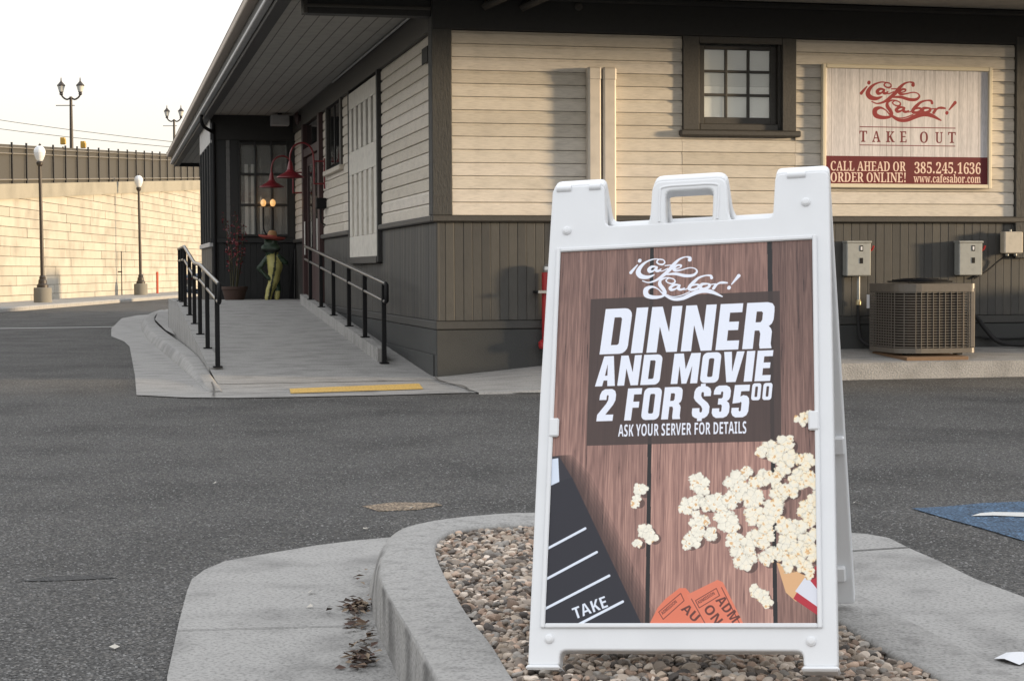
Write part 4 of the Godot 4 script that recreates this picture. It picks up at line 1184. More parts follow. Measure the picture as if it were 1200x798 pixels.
	fbox(d, "door_panel", SD, -5.60, -3.36, 1.165, 3.175, -0.03, 0.010, M.door_cream, 0.0)
	fbox(d, "door_frame", SD, -3.36, -3.28, 1.10, 3.22, -0.03, 0.045, M.dark_trim)
	fbox(d, "door_frame", SD, -5.70, -5.61, 1.10, 3.22, -0.03, 0.045, M.dark_trim)
	fbox(d, "door_sill", SD, -5.60, -3.362, 1.09, 1.163, -0.03, 0.055, M.trim)
	fbox(d, "bottom_rail", SD, -5.59, -3.37, 1.167, 1.42, 0.011, 0.044, M.door_cream)
	fbox(d, "middle_rail", SD, -5.59, -3.37, 2.17, 2.45, 0.011, 0.044, M.door_cream)
	fbox(d, "top_rail", SD, -5.59, -3.37, 2.97, 3.172, 0.011, 0.044, M.door_cream)
	for k in 6:
		var a := -5.585 + k * 0.4
		fbox(d, "stile", SD, a, a + 0.21, 1.421, 2.169, 0.011, 0.042, M.door_cream)
		fbox(d, "stile", SD, a, a + 0.21, 2.451, 2.969, 0.011, 0.042, M.door_cream)
		if k < 5: fbox(d, "pane", SD, a + 0.212, a + 0.398, 2.453, 2.967, 0.0105, 0.014, M.dark_glass, 0.0)
	# side window
	var w2 := Node3D.new()
	w2.name = "side_window"
	b.add_child(w2, true)
	fbox(w2, "pane", SD, -7.98, -6.64, 2.43, 3.20, -0.028, -0.006, M.dark_glass, 0.0)
	fbox(w2, "casing", SD, -6.63, -6.50, 2.37, 3.22, -0.03, 0.028, M.trim)
	fbox(w2, "casing", SD, -8.10, -7.99, 2.37, 3.22, -0.03, 0.028, M.trim)
	fbox(w2, "sill", SD, -8.16, -6.44, 2.30, 2.368, -0.03, 0.06, M.siding_dull, 0.01)
	fbox(w2, "muntin", SD, -7.33, -7.29, 2.43, 3.20, -0.005, 0.006, M.dark_trim)
	# entrance
	var e := Node3D.new()
	e.name = "entrance_door"
	b.add_child(e, true)
	tag(e, "dark red double entrance door with tall glass lights")
	fbox(e, "frame", SD, -8.80, -8.61, 0.56, 3.22, -0.03, 0.06, M.door_red)
	fbox(e, "frame", SD, -10.84, -10.66, 0.56, 3.22, -0.03, 0.06, M.door_red)
	fbox(e, "frame", SD, -10.65, -8.81, 2.72, 2.84, -0.03, 0.05, M.door_red)
	fbox(e, "transom_pane", SD, -10.65, -8.81, 2.845, 3.20, -0.028, -0.01, M.dark_glass, 0.0)
	for k in 2:
		var a := -10.65 + k * 0.925
		fbox(e, "door_leaf", SD, a, a + 0.915, 0.575, 2.715, -0.028, 0.0, M.door_red)
		fbox(e, "pane", SD, a + 0.2, a + 0.715, 1.30, 2.58, 0.001, 0.006, M.dark_glass, 0.0)
		add(e, "handle", tubem([L(-0.05, 1.25, -(a + 0.12 + k * 0.68)), L(-0.05, 1.75, -(a + 0.12 + k * 0.68))], 0.014, 8), M.steel, Transform3D())
	# ---- porch bump-out
	var PF := Transform3D(Basis(), Vector3(0, 0, -12.4))
	var PS := Transform3D(SD.basis, Vector3(-1.34, 0, 0))
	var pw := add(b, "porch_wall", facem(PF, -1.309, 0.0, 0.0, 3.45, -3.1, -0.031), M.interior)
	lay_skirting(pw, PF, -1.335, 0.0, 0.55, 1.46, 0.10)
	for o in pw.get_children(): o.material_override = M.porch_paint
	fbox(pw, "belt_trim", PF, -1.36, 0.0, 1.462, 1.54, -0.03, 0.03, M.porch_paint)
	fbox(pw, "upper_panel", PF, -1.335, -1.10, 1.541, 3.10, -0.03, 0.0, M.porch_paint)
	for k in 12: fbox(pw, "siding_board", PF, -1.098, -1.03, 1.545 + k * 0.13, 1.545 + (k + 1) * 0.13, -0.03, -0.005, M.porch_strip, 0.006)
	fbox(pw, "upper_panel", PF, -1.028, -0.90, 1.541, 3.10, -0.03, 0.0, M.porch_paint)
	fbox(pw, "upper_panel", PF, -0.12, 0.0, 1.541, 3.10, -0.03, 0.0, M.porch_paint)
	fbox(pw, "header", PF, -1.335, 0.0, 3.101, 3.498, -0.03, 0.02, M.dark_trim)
	var w3 := Node3D.new()
	w3.name = "porch_window"
	b.add_child(w3, true)
	for k in 3:
		for r in 3:
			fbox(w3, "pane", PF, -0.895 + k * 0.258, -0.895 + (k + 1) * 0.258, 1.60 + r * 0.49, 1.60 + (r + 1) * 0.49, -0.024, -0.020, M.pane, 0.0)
	for q in [[-0.80, -0.745], [-0.70, -0.655], [-0.56, -0.535]]: fbox(w3, "reflection_strip", PF, q[0], q[1], 1.60, 2.72 if q[0] < -0.6 else 2.2, -0.0305, -0.027, M.reflection_strip, 0.0)  # pale upright strips painted in for bright reflections in the panes
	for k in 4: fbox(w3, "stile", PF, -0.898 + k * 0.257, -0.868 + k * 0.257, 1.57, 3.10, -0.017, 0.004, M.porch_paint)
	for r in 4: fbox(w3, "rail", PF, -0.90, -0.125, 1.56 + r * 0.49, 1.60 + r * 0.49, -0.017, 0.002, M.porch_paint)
	# left face of the bump-out
	lay_skirting(pw, PS, -15.48, -12.40, 0.1, 1.40, 0.154)
	fbox(pw, "sill_trim", PS, -15.5, -12.38, 1.401, 1.47, -0.03, 0.03, M.fascia_grey)
	for k in 4:
		fbox(pw, "tall_pane", PS, -15.40 + k * 0.75, -14.75 + k * 0.75, 1.471, 3.05, -0.03, -0.012, M.dark_glass, 0.0)
		fbox(pw, "mullion", PS, -15.48 + k * 0.75, -15.401 + k * 0.75, 1.471, 3.05, -0.03, 0.01, M.porch_paint)
	fbox(pw, "mullion", PS, -12.499, -12.41, 1.471, 3.05, -0.03, 0.01, M.porch_paint)
	fbox(pw, "header_board", PS, -15.5, -12.40, 3.051, 3.44, -0.03, 0.006, M.fascia_grey)
	# ---- eaves
	var sof := add(b, "soffit", facem(F, -1.33, -0.0, 3.50, 3.53, -25.0, 1.85), M.soffit)
	fbox(b, "front_soffit", F, 0.001, 16.0, 3.561, 3.59, -0.1, 1.85, M.soffit, 0.0)
	for k in 9: fbox(sof, "soffit_seam", F, -1.20 + k * 0.145, -1.196 + k * 0.145, 3.4965, 3.4999, -25.0, -0.2, M.dark_trim, 0.0)
	fbox(b, "eave_beam", F, -1.45, -1.325, 3.42, 3.56, -25.1, 1.9, M.dark_trim, 0.006)
	fbox(b, "gutter_lip", F, -1.525, -1.452, 3.47, 3.515, -25.15, 1.95, M.fascia_grey, 0.008)
	fbox(b, "fascia", F, -1.50, -1.455, 3.517, 3.64, -25.1, 1.9, M.dark_trim, 0.004)
	fbox(b, "roof_edge", F, -1.60, -1.45, 3.642, 3.725, -25.2, 2.0, M.shingle_edge, 0.01)
	fbox(b, "front_fascia", F, -1.44, 16.0, 3.44, 3.66, 1.86, 1.93, M.dark_trim, 0.006)
	fbox(b, "end_fascia", F, -1.44, 0.0, 3.42, 3.64, -25.12, -25.02, M.dark_trim, 0.006)
	fbox(b, "corner_beam", F, -1.17, -0.036, 3.335, 3.56, -0.16, 0.0, M.dark_trim, 0.006)
	fbox(b, "corner_beam_moulding", F, -1.19, -0.036, 3.39, 3.42, 0.001, 0.02, M.trim, 0.006)
	fbox(b, "corner_beam_moulding", F, -1.21, -1.171, 3.335, 3.56, -0.16, 0.02, M.trim, 0.006)
	for s in [0.62, 0.98]:                                                   # short braces under the front eave
		var m := MB.new()
		m.tube([L(s - 0.16, 3.44, -0.03), L(s + 0.25, 3.60, -0.75)], 0.045, 4)
		add(b, "eave_brace", m.mesh(), M.trim)
	add(b, "eave_bolt", lathem([[0.0, 0.0], [0.03, 0.0], [0.04, 0.012], [0.025, 0.02], [0.0, 0.02]], 12), M.trim, Transform3D(Basis(Vector3.RIGHT, PI / 2), L(1.36, 3.46, -0.031)))
	var roof := MB.new()
	var y0 := 3.73
	var A := Vector3(-1.60, y0, 2.0); var B := Vector3(16.1, y0, 2.0); var C := Vector3(16.1, y0, -25.2); var D := Vector3(-1.6, y0, -25.2)
	var R1 := Vector3(7.2, 6.4, -6.0); var R2 := Vector3(7.2, 6.4, -17.0)
	var mid := Vector3(4, 3.0, -11)
	roof.out(A, B, R1, mid); roof.outq(B, C, R2, R1, mid); roof.out(C, D, R2, mid); roof.outq(D, A, R1, R2, mid)
	roof.outq(A + Vector3.DOWN * 0.05, B + Vector3.DOWN * 0.05, C + Vector3.DOWN * 0.05, D + Vector3.DOWN * 0.05, Vector3(4, 9, -11))
	var rf := add(b, "roof", roof.mesh(), M.shingle)
	add(rf, "vent_pipe", tubem([L(-1.35, 3.72, 6.6), L(-1.35, 3.95, 6.6)], [0.02, 0.03], 8), M.black_metal)
	fbox(b, "rear_wall", F, 0.0, 16.0, 0.0, 3.5, -25.0, -24.8, M.interior, 0.0)
	fbox(b, "far_wall", F, 15.8, 16.0, 0.0, 3.5, -24.8, -0.1, M.interior, 0.0)
	add(b, "downspout", tubem(catmull([L(-1.49, 3.47, 12.1), L(-1.49, 3.36, 12.1), L(-1.44, 3.28, 12.15), L(-1.32, 3.22, 12.3), L(-1.29, 3.15, 12.36), L(-1.29, 0.6, 12.36)], 5), 0.028, 8), M.black_metal)

func wall_with_hole(a0: float, a1: float, y0: float, y1: float, h0: float, h1: float, k0: float, k1: float, o0: float, o1: float) -> ArrayMesh:
	var mb := MB.new()
	var zc := (o0 + o1) / 2
	var d := o1 - o0
	mb.box(Vector3((a0 + h0) / 2, (y0 + y1) / 2, zc), Vector3(h0 - a0, y1 - y0, d))
	mb.box(Vector3((h1 + a1) / 2, (y0 + y1) / 2, zc), Vector3(a1 - h1, y1 - y0, d))
	mb.box(Vector3((h0 + h1) / 2, (y0 + k0) / 2, zc), Vector3(h1 - h0, k0 - y0, d))
	mb.box(Vector3((h0 + h1) / 2, (k1 + y1) / 2, zc), Vector3(h1 - h0, y1 - k1, d))
	return mb.mesh()
# ------------------------------------------------------------------ the A-frame sign
func round_corners(p: Array, r: Array) -> PackedVector2Array:
	var o := PackedVector2Array()
	var cnt := p.size()
	for k in cnt:
		var rr: float = r[k]
		var a: Vector2 = p[(k - 1 + cnt) % cnt]
		var b: Vector2 = p[k]
		var c: Vector2 = p[(k + 1) % cnt]
		var d0 := (a - b).normalized()
		var d1 := (c - b).normalized()
		if rr <= 0.0:
			o.append(b); continue
		for q in 5:
			var t := q / 4.0
			var s := b + d0 * rr
			var e := b + d1 * rr
			o.append(s.lerp(b, t).lerp(b.lerp(e, t), t))
	return o

func panel_mesh(notched := true) -> ArrayMesh:
	var p := [Vector2(-0.034, -0.088), Vector2(0.033, -0.088), Vector2(0.033, -0.056), Vector2(0.529, -0.056), Vector2(0.529, -0.088), Vector2(0.597, -0.088), Vector2(0.596, 1.004), Vector2(0.479, 1.004), Vector2(0.473, 0.900), Vector2(0.100, 0.900), Vector2(0.093, 1.004), Vector2(-0.026, 1.004), Vector2(-0.034, 0.5)]
	var r := [0.009, 0.009, 0.014, 0.014, 0.009, 0.009, 0.016, 0.014, 0.014, 0.014, 0.014, 0.016, 0.0]
	var mb := MB.new()
	mb.extrude(round_corners(p, r), -0.040, 0.0, 0.005)
	return mb.mesh()

func handle_mesh() -> ArrayMesh:
	var p := [Vector2(0.190, 0.893), Vector2(0.237, 0.893), Vector2(0.235, 0.915), Vector2(0.235, 0.977), Vector2(0.341, 0.977), Vector2(0.340, 0.915), Vector2(0.338, 0.893), Vector2(0.386, 0.893), Vector2(0.376, 0.912), Vector2(0.370, 1.004), Vector2(0.204, 1.004), Vector2(0.200, 0.912)]
	var r := [0.0, 0.0, 0.012, 0.014, 0.014, 0.012, 0.0, 0.0, 0.014, 0.022, 0.022, 0.014]
	var mb := MB.new()
	mb.extrude(round_corners(p, r), -0.039, -0.001, 0.006)
	# raised bead round the grip
	var path := catmull([Vector3(0.2215, 0.902, -0.002), Vector3(0.2215, 0.970, -0.002), Vector3(0.230, 0.987, -0.002), Vector3(0.287, 0.989, -0.002), Vector3(0.346, 0.987, -0.002), Vector3(0.3535, 0.970, -0.002), Vector3(0.351, 0.902, -0.002)], 5)
	mb.tube(path, 0.0035, 8)
	return mb.mesh()

func build_sign():
	# the sign stands a little crooked: its left foot sits lower in the gravel
	var u := Vector3(0.97187905, 0.04288978, 0.23154174)
	var v := Vector3(0.0525249, 0.91901662, -0.39070395)
	var n := Vector3(-0.22954791, 0.3918787, 0.89092022)
	var o := Vector3(0.0666, 0.2685, -3.5996)
	var root := thing("sidewalk_sign", "white plastic A-frame sidewalk sign with a dinner and movie poster on gravel", "sign", Transform3D(Basis(u, v, n), o))
	var front := add(root, "front_panel", panel_mesh(), M.plastic_white)
	var handle := handle_mesh()
	add(front, "handle", handle, M.plastic_white)
	# print on its sheet, held by a raised lip
	var m := StandardMaterial3D.new()
	m.resource_name = "poster_print"
	m.albedo_texture = movie_poster(); m.roughness = 0.55; m.texture_repeat = false
	var mb := MB.new()
	mb.quaduv(Vector3(0.0, 0.839, 0.0012), Vector3(0.558, 0.839, 0.0012), Vector3(0.558, 0.0, 0.0012), Vector3(0.0, 0.0, 0.0012))
	tag(add(front, "poster", mb.mesh(), m), "printed poster of planks, clapperboard, tickets and popcorn")
	for q in [[-0.010, 0.0, -0.010, 0.849], [0.558, 0.568, -0.010, 0.849], [0.0001, 0.5579, 0.839, 0.849], [0.0001, 0.5579, -0.010, 0.0]]:
		add(front, "poster_lip", boxm(Vector3(q[1] - q[0], q[3] - q[2], 0.006), Vector3((q[0] + q[1]) / 2, (q[2] + q[3]) / 2, 0.003), 0.0022), M.plastic_white)
	for q in [[0.002, 0.425], [0.556, 0.425]]:
		add(front, "clip", boxm(Vector3(0.022, 0.042, 0.008), Vector3(q[0], q[1], 0.005), 0.003), M.plastic_white)
	for q in [[0.012, 0.892], [0.545, 0.930], [0.010, -0.032], [0.545, -0.036]]:
		add(front, "peg", lathem([[0.011, 0.0], [0.010, 0.004], [0.006, 0.007], [0.0, 0.008]], 14), M.plastic_white, Transform3D(Basis(Vector3.RIGHT, PI / 2), Vector3(q[0], q[1], -0.001)))
	for q in [[-0.015, 0.018], [0.060, 0.086], [0.505, 0.545]]:
		add(front, "hinge_knuckle", tubem([Vector3(q[0], 0.997, -0.003), Vector3(q[1], 0.997, -0.003)], 0.0085, 10), M.plastic_white)
	for q in [[-0.030, 0.030], [0.532, 0.594]]:
		add(front, "foot_pad", boxm(Vector3(q[1] - q[0] + 0.012, 0.010, 0.052), Vector3((q[0] + q[1]) / 2, -0.092, -0.016), 0.004), M.plastic_white)
	# back panel swung out about the hinge line
	var w := n.cross(u).normalized() if false else (v * cos(deg_to_rad(23.09)) + n * sin(deg_to_rad(23.09)))
	var hn := (n * cos(deg_to_rad(23.09)) - v * sin(deg_to_rad(23.09)))          # level direction towards the reader
	var a := deg_to_rad(19.5)
	var v2 := w * cos(a) + hn * sin(a)                                            # up the back panel
	var n2 := hn * cos(a) - w * sin(a)
	var back_to := Transform3D(Basis(u, v2, n2), o + v * 1.004 - v2 * 1.004 - n2 * 0.004)
	var local := Transform3D(Basis(u, v, n), o).affine_inverse() * back_to
	var back := add(root, "back_panel", panel_mesh(), M.plastic_white, local)
	add(back, "handle", handle, M.plastic_white)
	for q in [0.045, 0.505]:
		add(back, "rib", boxm(Vector3(0.018, 0.80, 0.012), Vector3(q, 0.43, 0.006), 0.004), M.plastic_white)
	add(back, "rib", boxm(Vector3(0.44, 0.018, 0.012), Vector3(0.275, 0.012, 0.006), 0.004), M.plastic_white)
	add(back, "latch_block", boxm(Vector3(0.05, 0.04, 0.016), Vector3(0.555, 0.0, 0.008), 0.004), M.plastic_white)
	add(back, "latch_block", boxm(Vector3(0.04, 0.045, 0.016), Vector3(0.575, 0.34, 0.008), 0.004), M.plastic_white)

# ------------------------------------------------------------------ things on and by the cafe
func build_wall_things():
	# take-out sign
	var s := thing("wall_sign", "framed take-out sign with red lettering on whitewashed boards on cream siding", "sign", BT)
	var m := StandardMaterial3D.new()
	m.resource_name = "takeout_print"
	m.albedo_texture = takeout_print(); m.roughness = 0.5; m.texture_repeat = false
	var mb := MB.new()
	mb.quaduv(Vector3(3.812, 2.973, 0.031), Vector3(5.588, 2.973, 0.031), Vector3(5.588, 1.802, 0.031), Vector3(3.812, 1.802, 0.031))
	add(s, "backing", boxm(Vector3(1.77, 1.165, 0.026), Vector3(4.70, 2.3875, 0.0165), 0.0), M.frame_cream)
	add(s, "print", mb.mesh(), m)
	for q in [[3.80, 3.838, 1.79, 2.985], [5.562, 5.60, 1.79, 2.985], [3.8385, 5.5615, 2.945, 2.985], [3.8385, 5.5615, 1.79, 1.83]]:
		add(s, "frame", boxm(Vector3(q[1] - q[0], q[3] - q[2], 0.05), Vector3((q[0] + q[1]) / 2, (q[2] + q[3]) / 2, 0.030), 0.006), M.frame_cream)
	# pipe covers
	for k in 2:
		var x := 1.440 + k * 0.145
		var c := thing("pipe_cover", "tall cream pipe cover on the siding, the one %s" % ["nearer the corner post" if k == 0 else "nearer the paned window"], "pipe cover", BT, "twin pipe covers")
		add(c, "channel", boxm(Vector3(0.126, 1.62, 0.10), Vector3(x + 0.06, 2.055, 0.052), 0.016), M.cover_cream)
		add(c, "top_cap", boxm(Vector3(0.134, 0.13, 0.108), Vector3(x + 0.06, 2.835, 0.055), 0.018), M.cover_cream)
		add(c, "lower_channel", boxm(Vector3(0.112, 1.0, 0.085), Vector3(x + 0.06, 0.745, 0.050), 0.012), M.cover_cream)
	# electric disconnect boxes
	for k in 2:
		var x0: float = [4.03, 5.22][k]
		var c := thing("disconnect_box", ["grey electric disconnect box with conduit below, left of the condenser", "grey electric disconnect box directly above the condenser"][k], "electric box", BT, "disconnect boxes")
		add(c, "case", boxm(Vector3(0.25, 0.325, 0.11), Vector3(x0 + 0.125, 1.095, 0.060), 0.008), M.box_grey)
		add(c, "cover_lip", boxm(Vector3(0.262, 0.02, 0.125), Vector3(x0 + 0.125, 1.262, 0.064), 0.004), M.box_grey)
		add(c, "warning_label", boxm(Vector3(0.035, 0.055, 0.002), Vector3(x0 + 0.15, 1.20, 0.117), 0.0), M.black_metal)
		add(c, "notice_label", boxm(Vector3(0.035, 0.055, 0.002), Vector3(x0 + 0.15, 1.08, 0.117), 0.0), M.black_metal)
		add(c, "white_label", boxm(Vector3(0.018, 0.035, 0.002), Vector3(x0 + 0.15, 1.20, 0.119), 0.0), M.paper)
		add(c, "switch_lever", tubem([Vector3(x0 + 0.25, 1.17, 0.07), Vector3(x0 + 0.275, 1.19, 0.09), Vector3(x0 + 0.285, 1.225, 0.10)], 0.010, 8), M.pipe_red)
		if k == 0:
			add(c, "conduit", tubem([Vector3(x0 + 0.15, 0.94, 0.05), Vector3(x0 + 0.15, 0.66, 0.05)], 0.016, 8), M.box_grey)
			add(c, "whip_hose", tubem(catmull([Vector3(x0 + 0.15, 0.67, 0.05), Vector3(x0 + 0.15, 0.45, 0.06), Vector3(x0 + 0.17, 0.30, 0.10), Vector3(x0 + 0.28, 0.245, 0.22), Vector3(x0 + 0.40, 0.26, 0.36)], 6), 0.020, 8), M.black_rubber)
			add(c, "fitting", lathem([[0.0, -0.03], [0.026, -0.03], [0.026, 0.0], [0.019, 0.02], [0.0, 0.02]], 10), M.brass, Transform3D(Basis(), Vector3(x0 + 0.15, 0.68, 0.05)))
	var jb := thing("junction_box", "small pale meter box mounted on the dark post", "electric box", BT)
	add(jb, "case", boxm(Vector3(0.20, 0.215, 0.10), Vector3(5.80, 1.255, 0.086), 0.010), M.box_pale)
	add(jb, "stud", tubem([Vector3(5.79, 1.355, 0.08), Vector3(5.79, 1.385, 0.08)], 0.012, 8), M.box_grey)
	for q in [5.755, 5.845]: add(jb, "cable_gland", tubem([Vector3(q, 1.15, 0.08), Vector3(q, 1.125, 0.08)], 0.018, 8), M.box_grey)
	add(jb, "cable", tubem(catmull([Vector3(5.755, 1.125, 0.08), Vector3(5.70, 1.08, 0.03), Vector3(5.58, 0.98, 0.012), Vector3(5.44, 0.90, 0.012)], 5), 0.008, 6), M.black_rubber)
	build_condenser(4.13, "tan louvred air conditioner condenser on a timber board, below the disconnect box")
	build_condenser(7.03, "tan louvred air conditioner condenser on the slab beyond the dark post")
	# red standpipe
	var st := thing("standpipe", "red fire standpipe with a chrome cap strapped to the charcoal skirting", "standpipe", BT)
	add(st, "pipe", tubem([Vector3(1.045, 0.32, 0.075), Vector3(1.045, 0.98, 0.075)], 0.058, 16), M.pipe_red)
	add(st, "base_flange", lathem([[0.0, 0.0], [0.075, 0.0], [0.085, 0.02], [0.085, 0.06], [0.058, 0.085], [0.0, 0.085]], 16), M.pipe_red, Transform3D(Basis(), Vector3(1.035, 0.27, 0.088)))
	add(st, "cap", lathem([[0.0, 0.0], [0.045, 0.0], [0.05, 0.02], [0.045, 0.05], [0.02, 0.075], [0.0, 0.08]], 14), M.steel, Transform3D(Basis(), Vector3(1.045, 0.985, 0.075)))
	add(st, "strap", boxm(Vector3(0.20, 0.03, 0.012), Vector3(1.035, 0.80, 0.14), 0.004), M.steel)
	add(st, "strap_bolt", boxm(Vector3(0.035, 0.022, 0.13), Vector3(0.935, 0.80, 0.068), 0.004), M.black_metal)
	add(st, "support_foot", boxm(Vector3(0.05, 0.20, 0.05), Vector3(1.035, 0.175, 0.088), 0.004), M.pipe_red)
	# black hose that runs along the slab beyond the condenser
	var hz := [Vector3(4.85, 0.62, -0.0 + 0.35), Vector3(5.10, 0.56, 0.22), Vector3(5.38, 0.54, 0.10), Vector3(5.52, 0.40, 0.09), Vector3(5.62, 0.285, 0.14), Vector3(5.80, 0.245, 0.18), Vector3(6.4, 0.243, 0.20), Vector3(8.2, 0.243, 0.18)]
	solo("insulated_hose", tubem(catmull(hz, 8), 0.024, 10), M.black_rubber, "black insulated hose drooping from the condenser onto the slab", "hose", BT)
	var hz2 := [Vector3(4.86, 0.50, 0.30), Vector3(5.05, 0.42, 0.10), Vector3(5.40, 0.33, 0.04), Vector3(5.8, 0.30, 0.03), Vector3(6.6, 0.34, 0.02), Vector3(6.9, 0.40, 0.016)]
	solo("thin_cable", tubem(catmull(hz2, 6), 0.009, 6), M.black_rubber, "thin dark cable sagging along the foundation behind the hose", "cable", BT)

func build_condenser(s0: float, label: String):
	var s1 := s0 + 0.75
	var z0 := 0.32
	var z1 := 1.10
	var y0 := 0.245
	var y1 := 0.84
	var c := thing("air_condenser", label, "condenser", BT, "condensers along the wall")
	var cx := (s0 + s1) / 2
	var cz := (z0 + z1) / 2
	add(c, "coil_core", boxm(Vector3(s1 - s0 - 0.13, y1 - y0 - 0.04, z1 - z0 - 0.13), Vector3(cx, (y0 + y1) / 2, cz), 0.03), M.ac_coil)
	var loop := func(off: float, y: float) -> Array:
		var p := []
		for q in [[s1, z1, 0, -1, -1, 0.05], [s0, z1, 90, 1, -1, 0.20], [s0, z0, 180, 1, 1, 0.14], [s1, z0, 270, -1, 1, 0.14]]:
			var r: float = q[5]
			for k in 7:
				var a := deg_to_rad(q[2] + k * 15.0)
				p.append(Vector3(q[0] + q[3] * r + cos(a) * (r + off), y, q[1] + q[4] * r + sin(a) * (r + off)))
		p.append(p[0])
		return p
	var ring := func(called: String, y: float, hgt: float, off: float, mat_: Material):
		var mb := MB.new()
		var lo: Array = loop.call(off, y)
		var li: Array = loop.call(off - 0.016, y)
		for k in lo.size() - 1:
			var mid: Vector3 = (li[k] + li[k + 1]) / 2 + Vector3.UP * hgt / 2
			var up := Vector3.UP * hgt
			mb.outq(lo[k], lo[k + 1], lo[k + 1] + up, lo[k] + up, mid)
			mb.outq(lo[k] + up, lo[k + 1] + up, li[k + 1] + up, li[k] + up, mid)
			mb.outq(lo[k], lo[k + 1], li[k + 1], li[k], mid)
			mb.outq(li[k], li[k + 1], li[k + 1] + up, li[k] + up, lo[k] + Vector3.UP * hgt / 2)
		add(c, called, mb.mesh(), mat_)
	ring.call("base_pan", y0 - 0.025, 0.045, 0.006, M.ac_tan)
	ring.call("top_band", y1 - 0.055, 0.075, 0.008, M.ac_tan)
	var slats := 21
	for k in slats:
		var y := y0 + 0.028 + k * (y1 - y0 - 0.095) / (slats - 1)
		ring.call("louvre", y, 0.0085, 0.0, M.ac_tan)
	# upright wires over the louvres, and the corner post
	var lo: Array = loop.call(0.003, 0.0)
	var marks := []
	for k in 9: marks.append(Vector3(lerpf(s0 + 0.20, s1 - 0.07, k / 8.0), 0, z1 + 0.003))
	for k in 9: marks.append(Vector3(s0 - 0.003, 0, lerpf(z1 - 0.20, z0 + 0.14, k / 8.0)))
	for k in 9: marks.append(Vector3(s1 + 0.003, 0, lerpf(z1 - 0.10, z0 + 0.14, k / 8.0)))
	for q in [8, 10, 12, 15, 18]: marks.append(lo[q])
	for p in marks: add(c, "upright", boxm(Vector3(0.007, y1 - y0 - 0.06, 0.007), p + Vector3.UP * ((y0 + y1) / 2 - 0.012), 0.002), M.ac_tan)
	add(c, "corner_post", boxm(Vector3(0.05, y1 - y0 - 0.04, 0.03), Vector3(s1 - 0.032, (y0 + y1) / 2, z1 - 0.012), 0.008), M.ac_tan)
	var top := MB.new()
	var lt: Array = loop.call(0.006, y1 + 0.0205)
	for k in lt.size() - 1: top.out(Vector3(cx, y1 + 0.03, cz), lt[k], lt[k + 1], Vector3(cx, 0, cz))
	add(c, "top_panel", top.mesh(), M.ac_tan)
	var gm := MB.new()
	for k in 6: gm.lathe([[0.30 - k * 0.045, 0.0], [0.305 - k * 0.045, 0.006], [0.30 - k * 0.045, 0.012]], 28, Vector3(cx, y1 + 0.034 + 0.012 * sqrt(k), cz))
	for k in 8:
		var a := TAU * k / 8
		gm.tube([Vector3(cx, y1 + 0.07, cz), Vector3(cx + cos(a) * 0.16, y1 + 0.065, cz + sin(a) * 0.16), Vector3(cx + cos(a) * 0.31, y1 + 0.035, cz + sin(a) * 0.31)], 0.005, 5)
	add(c, "fan_guard", gm.mesh(), M.black_metal)
	add(c, "fan_disc", lathem([[0.29, y1 + 0.034], [0.15, y1 + 0.052], [0.0, y1 + 0.060]], 24), M.ac_dark, Transform3D(Basis(), Vector3(cx, 0, cz)))
	add(c, "rating_label", boxm(Vector3(0.003, 0.13, 0.06), Vector3(s0 - 0.012, 0.69, z0 + 0.09), 0.0), M.paper)
	for q in [[s0 + 0.12, z1 - 0.12], [s1 - 0.12, z1 - 0.12], [s0 + 0.12, z0 + 0.12], [s1 - 0.12, z0 + 0.12]]:
		add(c, "foot", boxm(Vector3(0.07, 0.03, 0.07), Vector3(q[0], 0.216, q[1]), 0.005), M.black_rubber)
	solo("timber_board", boxm(Vector3(0.62, 0.045, 0.74), Vector3(s0 + 0.34, 0.186, 0.78), 0.004), M.wood_raw, "weathered brown timber board lying under the condenser %s" % ["below the disconnect box" if s0 < 6 else "beyond the dark post"], "board", BT * Transform3D(Basis(Vector3.RIGHT, 0.03), Vector3(0, 0.016, 0)))

func rail(called: String, label: String, pts_top: Array, pts_low: Array, posts: Array, ends: Array):
	var r := thing(called, label, "railing", BT, "ramp railings")
	add(r, "top_rail", tubem(pts_top, 0.021, 10), M.rail_top)
	add(r, "middle_rail", tubem(pts_low, 0.018, 10), M.rail_top)
	for p in posts: add(r, "post", boxm(Vector3(0.045, p[2] - p[1], 0.045), Vector3(p[3], (p[1] + p[2]) / 2, -p[0]), 0.005), M.black_metal)
	for p in posts: add(r, "base_plate", boxm(Vector3(0.09, 0.012, 0.10), Vector3(p[3], p[1] + 0.006, -p[0]), 0.002), M.black_metal)
	for e in ends: add(r, "end_loop", tubem(e, 0.021, 10), M.black_metal)

